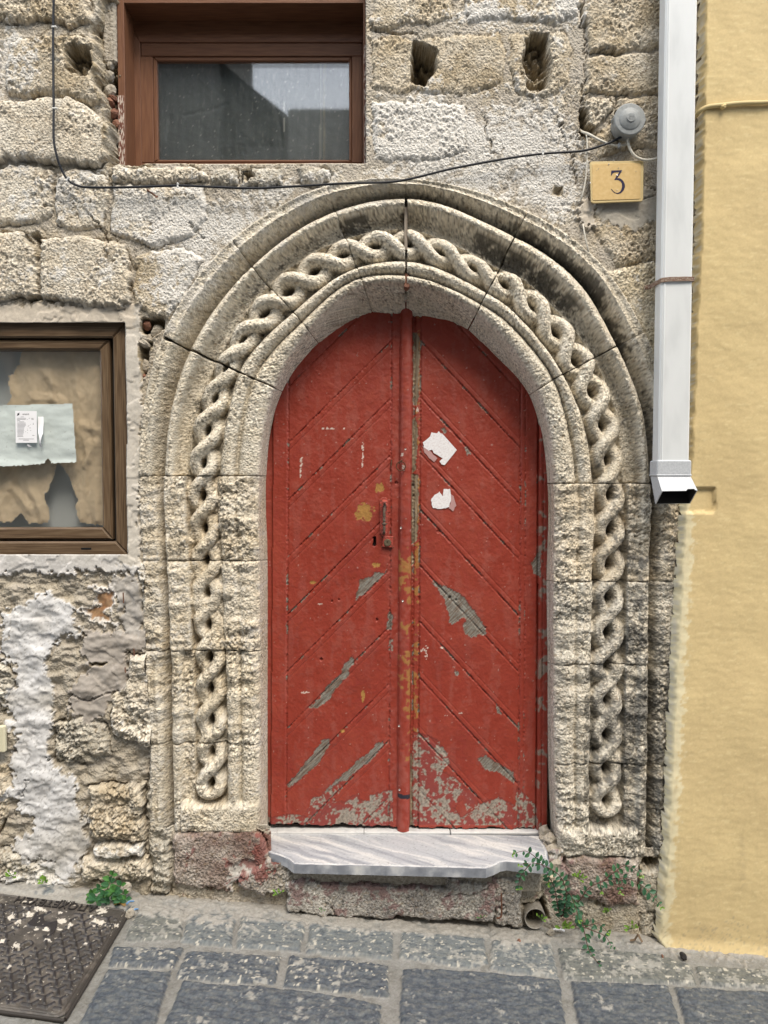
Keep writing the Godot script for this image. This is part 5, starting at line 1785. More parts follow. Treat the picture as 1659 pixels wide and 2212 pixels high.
func build_step() -> void:
	var y := 0.262
	var raw := pv([579, 1800, 572, 1822, 573, 1836, 586, 1844, 604, 1848, 622, 1856, 634, 1867, 700, 1868.6, 780, 1870.4, 860, 1872.3, 940, 1874.2, 1000, 1875.6, 1050, 1876.8, 1066, 1871, 1080, 1864, 1094, 1861, 1120, 1864, 1150, 1866, 1187, 1869, 1182, 1840, 1166, 1805])
	var p := PackedVector2Array()
	for k in raw.size():
		var a := raw[k]
		var b := raw[(k + 1) % raw.size()]
		var n := maxi(1, int(a.distance_to(b) / 7.0)) if k > 1 and k < raw.size() - 2 else 1
		for t in n:
			var q := a.lerp(b, float(t) / n)
			var w := at_y(q.x + rng.randf_range(-0.3, 0.3), q.y + rng.randf_range(-0.3, 0.3), y)
			p.append(Vector2(w.x, -w.z))
	var root := thing("doorstep", "grey veined marble doorstep slab with chipped front edge under the red door", "doorstep", at_y(870, 1860, y - 0.034))
	var st := begin()
	slab_shape(st, flat_frame(y - 0.034), p, 0.034, 0.0035)
	part(root, "slab", done(st), M.marble)
	# its polished top, veined on the slant
	var bb := bounds(p)
	var f := Field.new(bb.position.x, bb.position.y, bb.end.x, bb.end.y, 0.0035, Vector3(0, y, 0), Vector3.RIGHT, Vector3.FORWARD)
	f.run(func(j: int):
		var hr := PackedFloat32Array()
		var cr := PackedColorArray()
		var ir := PackedInt32Array()
		for i in f.nx:
			var a := f.x0 + i * f.st
			var b := f.y0 + j * f.st
			var s := a * 0.75 + b * 1.3 + 0.03 * n1.get_noise_2d(a * 2.0, b * 2.0)     # across the veins
			var l := a * 0.6 - b * 0.35
			var v := n2.get_noise_2d(s * 1.7, l * 0.35) + 0.5 * n3.get_noise_2d(s * 1.2, l * 0.25)
			var broad := n1.get_noise_2d(s * 0.9 + 4.0, l * 0.4)
			var c := Color(0.40, 0.415, 0.44).lerp(Color(0.29, 0.305, 0.335), sm(-0.05, 0.5, -v + 0.4 * broad)).lerp(Color(0.56, 0.56, 0.555), sm(0.0, 0.55, v + 0.5 * broad + (0.12 if a > 0.25 else 0.0)))
			var t := 1.0 + 0.10 * n4.get_noise_2d(a, b) + 0.06 * nv.get_noise_2d(a, b)
			if n4.get_noise_2d(a * 0.9 + 9.0, b) > 0.6: t *= 0.6
			var d := sd(a, b, p)
			c = c.lerp(Color(0.62, 0.62, 0.61), sm(0.012, 0.003, d + 0.006 * n4.get_noise_2d(a, b)))
			hr.append(0.0012 - 0.004 * (1.0 - sm(0.0, 0.007, d)) + 0.0004 * n3.get_noise_2d(a, b))
			cr.append(Color(c.r * t, c.g * t, c.b * t))
			ir.append(0 if d > 0.001 else -1)
		f.H[j] = hr
		f.C[j] = cr
		f.I[j] = ir)
	part(root, "polished_top", f.meshes()[0], M.polished)
	for c in [[579, 597.5], [598.5, 785.5], [786.5, 972.5], [973.5, 1166]]:
		var a := at_y(c[0], 1801, y)
		var b := at_y(c[1], 1803 + 0.006 * (c[1] - 580), y)
		part(root, "tile", box_mesh(Vector3((a.x + b.x) / 2, y + 0.004, -0.165), Vector3(b.x - a.x, 0.012, 0.075), 0.002), M.marble_strip)
	# the packing under the slab, set back
	part(root, "bedding", box_mesh(Vector3(0.06, y - 0.09, -0.07), Vector3(1.06, 0.10, 0.22), 0.006), M.rubble)


# ---------- windows ----------
func mitred(parent: Node, called: String, o: Array, i: Array, z: float, deep: float, mh: Material, mv: Material, bev := 0.004) -> void:
	# four bars with mitred corners; o and i are outer and inner u0, v0, u1, v1 of the sheet, the front at z
	var um: float = (o[0] + o[2]) / 2
	var vm: float = (o[1] + o[3]) / 2
	var r := []
	for q in [o, i]:
		var x0 := at(q[0], vm, z).x
		var x1 := at(q[2], vm, z).x
		var y0 := at(um, q[1], z).y
		var y1 := at(um, q[3], z).y
		r.append([Vector2(x0, y0), Vector2(x1, y0), Vector2(x1, y1), Vector2(x0, y1)])
	for k in 4:
		var n := (k + 1) % 4
		var st := begin()
		slab_shape(st, Transform3D(Basis.IDENTITY, Vector3(0, 0, z - deep)), PackedVector2Array([r[0][k], r[0][n], r[1][n], r[1][k]]), deep, bev)
		part(parent, called, done(st), mh if k % 2 == 0 else mv)


func build_upper_window() -> void:
	var w := thing("window", "upper window with deep brown wooden frame and dusty blue-grey pane mirroring the sky", "window", at(525, 360, -0.17))
	for b in [[254, -90, 269, 361, M.wood_v], [785, -90, 798, 359, M.wood_v], [254, -90, 798, 7, M.wood_h]]:
		part(w, "lining", bar(b[0], b[1], b[2], b[3], -0.06 if b[2] != 798 or b[0] > 700 else -0.0625, 0.2), b[4])
	part(w, "lining", bar(255, 206, 268.5, 359, -0.0575, 0.004, 0.001), M.wood_worn, "weathered strip with its paint gone")
	part(w, "lining", bar(786, 96, 797, 357, -0.0575, 0.004, 0.001), M.wood_worn, "weathered strip with its paint gone")
	mitred(w, "frame", [276, 40, 800, 376], [304, 91, 783, 357], -0.17, 0.07, M.wood_h, M.wood_v, 0.002)
	for b in [[304.5, 91.5, 782.5, 121, M.wood_h], [304.5, 351.5, 782.5, 362, M.wood_h], [304.5, 121.4, 331, 351.2, M.wood_v], [760.5, 121.4, 782.5, 351.2, M.wood_v]]:
		part(w, "sash", bar(b[0], b[1], b[2], b[3], -0.176, 0.05), b[4])
	mitred(w, "bead", [331.4, 121.6, 760, 350.8], [340, 132, 754, 345], -0.182, 0.02, M.wood_h, M.wood_v, 0.003)
	part(w, "pane", bar(332, 122, 759, 350, -0.190, 0.004, 0.0005), M.glass)
	part(w, "pane", bar(332, 122, 759, 350, -0.206, 0.004, 0.0005), M.glass)
	# the film hung behind the glass: creased, streaked with dust and lime
	var z0 := -0.232
	var a := at(325, 356, z0)
	var b := at(766, 116, z0)
	var f := Field.new(a.x, a.y, b.x, b.y, 0.005, Vector3(0, 0, z0))
	f.run(func(j: int):
		var hr := PackedFloat32Array()
		var cr := PackedColorArray()
		var ir := PackedInt32Array()
		for i in f.nx:
			var x := f.x0 + i * f.st
			var y := f.y0 + j * f.st
			var p := sheet(x, y, z0)
			var s := n2.get_noise_2d(x * 5.0, y * 0.45)
			var g := n4.get_noise_2d(x * 1.2, y * 0.35)
			var z := 0.006 * n1.get_noise_2d(x * 1.5, y) + 0.003 * n2.get_noise_2d(x, y)
			for c in [[400, 250, 440, 240], [448, 240, 490, 225], [360, 300, 368, 250], [590, 180, 610, 320]]:
				var d := seg_d(p.x + s * 6, p.y, Vector2(c[0], c[1]), Vector2(c[2], c[3]))
				if d < 5.0: z -= 0.003 * (1.0 - d / 5.0)
			var c := Color(0.040, 0.050, 0.053).lerp(Color(0.058, 0.070, 0.071), clampf(0.5 + s, 0, 1))
			c = c.lerp(Color(0.10, 0.108, 0.104), sm(0.28, 0.6, g * 0.8 + 0.25 * s))
			if absf(p.x - 701.0 + 2.0 * s) < 3.0: c = c.lerp(Color(0.15, 0.14, 0.09), 0.55 + 0.5 * g)
			if absf(p.x - 692.0) < 1.5: c = c.lerp(Color(0.22, 0.22, 0.19), 0.5)
			if absf(p.x - 614.0 - s * 5.0) < 1.6 and p.y > 220 and p.y < 285: c = c.lerp(Color(0.42, 0.42, 0.38), 0.7)
			if n4.get_noise_2d(x * 1.3 + 40, y * 1.3) > 0.66: c = c.lerp(Color(0.33, 0.33, 0.3), 0.6)
			hr.append(z)
			cr.append(c)
			ir.append(0)
		f.H[j] = hr
		f.C[j] = cr
		f.I[j] = ir)
	part(w, "dusty_film", f.meshes()[0], M.blind)


func build_lower_window() -> void:
	var w := thing("window", "lower window with wood-grained frame, kraft paper hung behind its pane", "window", at(120, 1207, -0.03))
	mitred(w, "frame", [-340, 691, 281, 1207], [-306, 729, 246.5, 1170], -0.012, 0.07, M.foil_h, M.foil_v, 0.006)
	mitred(w, "sash", [-300, 733.5, 239.5, 1165], [-280, 755, 218, 1140], -0.026, 0.05, M.foil_h, M.foil_v, 0.006)
	mitred(w, "seal", [-307, 728, 247.5, 1171], [-300, 733, 239.8, 1165.6], -0.055, 0.01, M.rubber, M.rubber, 0.0)
	part(w, "drain_slot", bar(175, 1183, 197, 1187.5, -0.0113, 0.003, 0.0004), M.black)
	part(w, "pane", bar(-284, 752, 220, 1143, -0.040, 0.004, 0.0005), M.glass)
	part(w, "pane", bar(-284, 752, 220, 1143, -0.058, 0.004, 0.0005), M.glass)
	part(w, "grey_board", bar(-300, 740, 232, 1156, -0.13, 0.01), plain("pale grey board", lin(0.50, 0.53, 0.53), 0.8))
	# kraft paper
	var z0 := -0.085
	var k1 := pv([50, 745, 232, 745, 236, 1136, 196, 1134, 172, 1130, 162, 1100, 165, 1077, 147, 1030, 132, 1006, 60, 1000, 13, 980, 13, 874, 23, 856, 20, 840, 20, 813, 40, 785])
	var k2 := pv([-290, 1000, 124, 1002, 118, 1035, 98, 1076, 109, 1098, 107, 1130, 62, 1133, 46, 1110, 24, 1130, 8, 1128, -60, 1100, -290, 1090])
	var folds := [[160, 760, 185, 1000], [108, 780, 112, 860], [185, 920, 215, 930], [150, 1090, 200, 960], [196, 960, 170, 1120], [95, 800, 112, 830], [70, 860, 130, 866], [60, 1020, 90, 1120], [20, 1040, 60, 1100], [210, 800, 206, 1120], [40, 1010, 0, 1100]]
	var a := at(-300, 1140, z0)
	var b := at(240, 742, z0)
	var f := Field.new(a.x, a.y, b.x, b.y, 0.005, Vector3(0, 0, z0))
	f.run(func(j: int):
		var hr := PackedFloat32Array()
		var cr := PackedColorArray()
		var ir := PackedInt32Array()
		for i in f.nx:
			var x := f.x0 + i * f.st
			var y := f.y0 + j * f.st
			var p := sheet(x, y, z0)
			var m2 := n2.get_noise_2d(x, y)
			var m3 := n3.get_noise_2d(x, y)
			var z := 0.016 * n1.get_noise_2d(x * 2.2, y * 0.9) + 0.006 * absf(n2.get_noise_2d(x * 1.3, y * 0.7)) + 0.002 * absf(m3)
			for c in folds:
				var d := seg_d(p.x + m2 * 8, p.y + m3 * 6, Vector2(c[0], c[1]), Vector2(c[2], c[3]))
				if d < 14.0: z += 0.008 * (1.0 - d / 14.0)
			var t := 1.0 + 0.10 * m2 + 0.08 * m3
			hr.append(z)
			cr.append(Color(0.58 * t, 0.465 * t, 0.315 * t))
			ir.append(0 if sd(p.x + m3 * 3, p.y + m3 * 3, k1) > 0 else (1 if sd(p.x + m3 * 3, p.y + m3 * 3, k2) > 0 else -1))
		f.H[j] = hr
		f.C[j] = cr
		f.I[j] = ir)
	var ms := f.meshes()
	lone("kraft_paper", ms[0], M.paper, "creased brown kraft paper hung behind the lower window's pane", "paper", "brown papers in the lower window")
	lone("kraft_paper", ms[1], M.paper, "torn hanging flaps of kraft paper beneath the pale sheet", "paper", "brown papers in the lower window")
	# the pale sheet taped to the glass
	var z1 := -0.036
	var sp_ := pv([-290, 880, 0, 875, 40, 874, 158, 871.5, 162, 930, 167, 999, 112, 1002, 108, 994, 104, 992, 99, 996, 97, 1003, 60, 1006, 0, 1009, -290, 1014])
	a = at(-300, 1016, z1)
	b = at(172, 868, z1)
	var g := Field.new(a.x, a.y, b.x, b.y, 0.0026, Vector3(0, 0, z1))
	g.run(func(j: int):
		var hr := PackedFloat32Array()
		var cr := PackedColorArray()
		var ir := PackedInt32Array()
		for i in g.nx:
			var x := g.x0 + i * g.st
			var y := g.y0 + j * g.st
			var p := sheet(x, y, z1)
			var m2 := n2.get_noise_2d(x, y)
			var t := 1.0 + 0.05 * m2
			hr.append(0.004 + 0.005 * n1.get_noise_2d(x * 2, y * 3) + 0.0025 * n2.get_noise_2d(x * 0.7, y * 1.4) + 0.005 * sm(990, 1008, p.y))
			var c := Color(0.52 * t, 0.575 * t, 0.56 * t)
			if n4.get_noise_2d(x * 0.8, y * 0.8) > 0.66: c = c.lerp(Color(0.3, 0.31, 0.3), 0.6)
			cr.append(c)
			ir.append(0 if sd(p.x + n4.get_noise_2d(x, y) * 1.5 * sm(990, 1000, p.y), p.y + n4.get_noise_2d(x, y + 3) * 2.0 * sm(990, 1000, p.y), sp_) > 0 else -1)
		g.H[j] = hr
		g.C[j] = cr
		g.I[j] = ir)
	lone("pale_sheet", g.meshes()[0], M.paper, "pale blue-grey paper sheet taped across the lower window's pane", "paper")
	# the small printed note, a folded strip beside it and a torn scrap
	var zn := -0.018
	var note := thing("printed_note", "small white printed note with a black lightning mark on the pale sheet", "note", at(57, 957, zn))
	var st := begin()
	slab_shape(st, Transform3D(Basis.IDENTITY, Vector3(0, 0, zn)), PackedVector2Array([xy(33, 887.4, zn), xy(79.3, 888, zn), xy(80.4, 956.5, zn), xy(34.3, 956.5, zn)]), 0.001)
	part(note, "sheet", done(st), M.note)
	var zi := zn + 0.0012
	st = begin()
	slab_shape(st, Transform3D(Basis.IDENTITY, Vector3(0, 0, zi)), PackedVector2Array([xy(42.6, 891.4, zi), xy(41.2, 894.2, zi), xy(41.8, 896.0, zi), xy(36.2, 898.8, zi), xy(37.9, 895.6, zi), xy(37.1, 893.6, zi)]), 0.0003)
	part(note, "lightning_mark", done(st), M.black_ink)
	part(note, "heading", lettering("ΔΕΔΔΗΕ", at(48.5, 894.8, zi), 0.0052, Basis.IDENTITY, 0.0003), M.black_ink)
	st = begin()
	var lines := [[44.4, 51.3, 900.5], [37, 56.5, 903.3], [37, 56, 905.8], [37, 43.6, 908.4], [37, 38.4, 911.2], [40.6, 52.3, 911.2], [37, 55.5, 913.9], [37, 55.8, 916.6], [37.2, 55.5, 919.2], [37.2, 54.1, 921.7], [37.2, 52.6, 924.3], [37.2, 52, 927], [37.2, 52.2, 929.6], [37.2, 51.4, 932.2], [37.2, 51.6, 934.8], [37.4, 50.5, 937.4], [37.4, 49.3, 940], [37.4, 50.2, 942.8],
		[62, 64.5, 903.5], [68, 73, 903.6], [68, 72.8, 906.2], [58, 59.5, 906], [71, 73, 914.4], [70.8, 73, 916.8], [61.5, 63.2, 919.2], [66, 67, 917], [60, 61.6, 921.6], [64, 67, 924.4], [59.2, 60.4, 926.8], [65, 67.4, 929.6], [58.6, 60.6, 929.6], [54.6, 56, 932.6], [59, 60.4, 935], [70, 75, 940.4], [40, 73.2, 948.2], [50, 62.6, 950.8]]
	for l in lines:
		var c := at((l[0] + l[1]) / 2, l[2], zi)
		boxb(st, c, Vector3((l[1] - l[0]) * 0.00171, 0.0016, 0.0002), 0.00005)
	part(note, "printed_lines", done(st), M.print_ink)
	st = begin()
	strip_shape(st, [[82, 900, 12, 0.0], [82, 912, 12.4, 0.004], [82, 925, 11.6, 0.006], [82.5, 936, 10.5, 0.012], [84.5, 943, 5.5, 0.018], [84, 952, 4.2, 0.02], [84.5, 960, 4.4, 0.014], [88, 966, 3.6, 0.006]], -0.026)
	lone("paper_strip", done(st), M.note, "curled white paper strip hanging beside the printed note", "paper")
	st = begin()
	strip_shape(st, [[57.6, 958.6, 1.5, 0.0], [58.5, 962, 6, 0.006], [62, 965.6, 8, 0.004]], -0.026)
	lone("paper_scrap", done(st), M.note, "tiny torn white scrap under the printed note", "paper")
	# the switch plate that looks in at the left edge
	lone("switch_plate", bar(-60, 1569, 9.5, 1626, 0.05, 0.02, 0.004), M.cream, "cream plastic cover plate on the rough wall at the picture's edge", "cover plate")


func strip_shape(st: SurfaceTool, rows: Array, z: float) -> void:
	for k in rows.size() - 1:
		var a: Array = rows[k]
		var b: Array = rows[k + 1]
		st.set_smooth_group(1)
		quad(st, at(a[0], a[1], z + a[3]), at(a[0] + a[2], a[1], z + a[3] + 0.002), at(b[0] + b[2], b[1], z + b[3] + 0.002), at(b[0], b[1], z + b[3]), Vector3.BACK)


func lettering(text: String, where: Vector3, height: float, bs: Basis, deep: float, font := "Droid Sans") -> ArrayMesh:
	# raised letters: where is the left end of the base line
	var tm := TextMesh.new()
	var fo := SystemFont.new()
	fo.font_names = PackedStringArray([font])
	tm.font = fo
	tm.font_size = 64
	tm.pixel_size = height / 46.0
	tm.depth = deep
	tm.text = text
	tm.horizontal_alignment = HORIZONTAL_ALIGNMENT_LEFT
	tm.vertical_alignment = VERTICAL_ALIGNMENT_CENTER
	var st := SurfaceTool.new()
	st.begin(Mesh.PRIMITIVE_TRIANGLES)
	for k in tm.get_surface_count():
		st.append_from(tm, k, Transform3D(bs, where))
	return st.commit()


# ---------- the rainwater pipe ----------
func build_downpipe() -> void:
	var r := thing("downpipe", "white rectangular downpipe with a grey collar and short spout, ending beside the arch", "downpipe", at(1458, 1090, 0.09))
	var zf := 0.125
	var zb := 0.062
	var xa := at(1430, 500, zf).x
	var xb := at(1498, 500, zf).x
	var yb := at(1460, 1000, zf).y
	var st := begin()
	boxb(st, Vector3((xa + xb) / 2, (yb + 4.6) / 2, (zf + zb) / 2), Vector3(xb - xa, 4.6 - yb, zf - zb), 0.006)
	boxb(st, Vector3(xa + 0.012, (yb + 4.6) / 2, zf + 0.0006), Vector3(0.006, 4.6 - yb, 0.003), 0.0012)
	part(r, "pipe", done(st), M.pipe)
	var y0 := at(1450, 994, zf).y
	var y1 := at(1450, 1029, zf).y
	st = begin()
	boxb(st, Vector3((xa + xb) / 2, (y0 + y1) / 2, (zf + zb) / 2), Vector3(xb - xa + 0.012, y0 - y1, zf - zb + 0.012), 0.004)
	boxb(st, Vector3((xa + xb) / 2, y1 + 0.004, (zf + zb) / 2), Vector3(xb - xa + 0.015, 0.006, zf - zb + 0.015), 0.002)
	part(r, "collar", done(st), M.zinc)
	# the spout: an open duct bent towards the street
	st = begin()
	var x0 := xa - 0.004
	var x1 := xb + 0.004
	var top := [Vector3(x0, y1, zf + 0.004), Vector3(x1, y1, zf + 0.004), Vector3(x1, y1, zb), Vector3(x0, y1, zb)]
	var fy := at(1460, 1061, 0.175).y
	var by := at(1460, 1089, 0.115).y
	var mouth := [Vector3(x0, fy, 0.175), Vector3(x1 + 0.006, fy + 0.002, 0.175), Vector3(x1 + 0.006, by + 0.002, 0.115), Vector3(x0, by, 0.115)]
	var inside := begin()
	var mid: Vector3 = (top[0] + top[2] + mouth[0] + mouth[2]) / 4.0
	for k in 4:
		var n := (k + 1) % 4
		var c: Vector3 = (top[k] + top[n] + mouth[k] + mouth[n]) / 4.0
		var out: Vector3 = (c - mid).normalized()
		var ins: Vector3 = -out * 0.003
		if k == 0:
			# the lip is broken away near one corner
			var e1: Vector3 = mouth[0].lerp(mouth[1], 0.68)
			var e2: Vector3 = mouth[0].lerp(mouth[1], 0.74)
			var e3: Vector3 = mouth[0].lerp(mouth[1], 0.93)
			var up: Vector3 = (top[0] - mouth[0]) * 0.12
			quad(st, top[0], top[1].lerp(top[0], 0.3), e1, mouth[0], out)
			quad(st, top[1].lerp(top[0], 0.3), top[1], e3 + up, e2 + up, out)
			tri(st, top[1].lerp(top[0], 0.3), e2 + up, e1, out)
			quad(st, top[1], mouth[1], e3 + up * 0.4, e3 + up, out)
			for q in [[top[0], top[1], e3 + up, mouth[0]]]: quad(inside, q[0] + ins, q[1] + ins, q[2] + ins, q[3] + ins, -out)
		else:
			quad(st, top[k], top[n], mouth[n], mouth[k], out)
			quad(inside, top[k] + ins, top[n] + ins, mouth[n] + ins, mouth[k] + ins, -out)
			quad(st, mouth[k], mouth[n], mouth[n] + ins, mouth[k] + ins, Vector3(0, -1, 0.5))
	part(r, "spout", done(st), M.zinc)
	part(r, "spout_lining", done(inside), M.grime_and_shade)  # inner faces coloured dark for the duct's shade as well as its dirt
	part(r, "shade_plug", box_mesh(Vector3((xa + xb) / 2, y1 - 0.003, (zf + zb) / 2), Vector3(xb - xa - 0.004, 0.004, zf - zb - 0.004), 0.0005), M.black)  # added black plug: the shade inside the pipe put into its colour
	# the clamp with its ear and bolt
	var yc := at(1460, 606, zf).y
	var cl := begin()
	var h := 0.016
	var pts := [Vector3(xa - 0.03, yc - 0.006, 0.045), Vector3(xa - 0.012, yc - 0.002, 0.05), Vector3(xa - 0.003, yc, zf - 0.02), Vector3(xa - 0.002, yc, zf + 0.004), Vector3(xa + 0.03, yc + 0.003, zf + 0.006), Vector3(xb - 0.03, yc + 0.004, zf + 0.006), Vector3(xb + 0.003, yc + 0.004, zf + 0.004), Vector3(xb + 0.004, yc, zb)]
	for k in pts.size() - 1:
		var a: Vector3 = pts[k]
		var b: Vector3 = pts[k + 1]
		var d := (b - a).normalized()
		var n := d.cross(Vector3.UP).normalized() * -1.0
		boxb(cl, (a + b) / 2 , Vector3(a.distance_to(b) + 0.002, h, 0.002), 0.0006, Basis(d, n.cross(d).normalized(), n))
	var clamp_ := part(r, "clamp", done(cl), M.rust)
	var bo := begin()
	lathe(bo, Transform3D(Basis(Vector3.RIGHT, PI / 2), Vector3(xa - 0.024, yc - 0.006, 0.048)), PackedVector2Array([Vector2(0.0, 0.006), Vector2(0.004, 0.005), Vector2(0.0055, 0.002), Vector2(0.006, 0.0)]), 12)
	part(clamp_, "bolt", done(bo), M.rust).position = Vector3.ZERO


# ---------- cables ----------
func run_cable(called: String, pts: Array, r: float, m: Material, label: String) -> void:
	var c := PackedVector3Array()
	for p in pts: c.append(at(p[0], p[1], p[2]))
	lone(called, tube_mesh(smooth_path(c, 5), r, -1, 9), m, label, "cable")


func build_cables() -> void:
	run_cable("black_cable", [[116, -60, 0.075], [116, 0, 0.07], [115, 60, 0.064], [115, 132, 0.064], [116, 231, 0.07], [116, 298, 0.072], [122, 334, 0.07], [132, 364, 0.06], [145.5, 387, 0.052], [165, 400, 0.05], [198, 405, 0.048], [298, 404, 0.046], [384, 401, 0.046], [463, 404, 0.046], [548, 406.7, 0.046], [648, 402, 0.048], [747, 396, 0.048], [840, 393.5, 0.046], [896, 384, 0.042], [978, 364, 0.036], [1097, 342, 0.034], [1173, 332, 0.034], [1256, 326, 0.038], [1295, 316, 0.044], [1322, 306, 0.044], [1342, 296, 0.04], [1352, 292, 0.03]], 0.0042, M.cable, "thin black cable running down, then level above the arch to the grey box")
	run_cable("white_cable", [[1252, 280, -0.04], [1258, 285, 0.0], [1272, 290, 0.03], [1290, 300, 0.04], [1309, 308.6, 0.04], [1325, 314, 0.038], [1343.5, 315, 0.036], [1352, 312, 0.03], [1356, 300, 0.022]], 0.0046, M.white_cable, "short white cable from the wall hole to the grey box")
	run_cable("white_cable", [[1354, 284, 0.026], [1356, 295, 0.036], [1357, 310, 0.042], [1363, 326, 0.044], [1373, 338, 0.044], [1389, 345, 0.044], [1408, 345, 0.046], [1424, 340, 0.05], [1440, 334, 0.05]], 0.0048, M.white_cable, "white cable looping from the grey box behind the downpipe")
	run_cable("thin_cable", [[1266, 292, 0.0], [1268, 300, 0.024], [1268.5, 326, 0.03], [1267, 366, 0.03], [1263.5, 397, 0.03], [1257, 424, 0.028], [1254, 435, 0.012]], 0.0028, M.white_cable, "thin pale cable hanging straight down beside the number plate")
	run_cable("thin_cable", [[1259, 482, 0.01], [1261, 494, 0.024], [1264, 512, 0.03], [1270, 537, 0.026], [1276, 556, 0.01]], 0.0028, M.white_cable, "end of a thin pale cable in a crack below the number plate")
	var where := [[115, 58, 0.068, 0.0, "white cable clip on the upright cable, highest of its run"], [116, 234, 0.072, 0.0, "white cable clip on the upright cable above the bend"], [145, 388, 0.054, 0.9, "white cable clip at the bend of the black cable"], [384, 402, 0.048, 1.57, "white cable clip on the level cable near the rusty nail"], [1173, 331, 0.037, 1.45, "white cable clip nearest the grey box"]]
	for c in where:
		var p := at(c[0], c[1], c[2])
		var b := Basis(Vector3.BACK, c[3])
		var st := begin()
		boxb(st, p + b * Vector3(0, 0, -0.001), Vector3(0.013, 0.007, 0.008), 0.002, b)
		boxb(st, p + b * Vector3(0.008, 0, -0.002), Vector3(0.008, 0.007, 0.012), 0.002, b)
		lathe(st, Transform3D(b * Basis(Vector3.RIGHT, PI / 2), p + b * Vector3(0.009, 0, 0.003)), PackedVector2Array([Vector2(0, 0.002), Vector2(0.0025, 0.0015), Vector2(0.003, 0.0)]), 8)
		lone("cable_clip", done(st), M.clip, c[4], "clip", "white clips that hold the black cable")
	var g := begin()
	boxb(g, at(1337, 315, 0.04), Vector3(0.008, 0.018, 0.014), 0.002)
	lone("cable_clip", done(g), M.box_grey, "small grey clip on the short white cable", "clip")


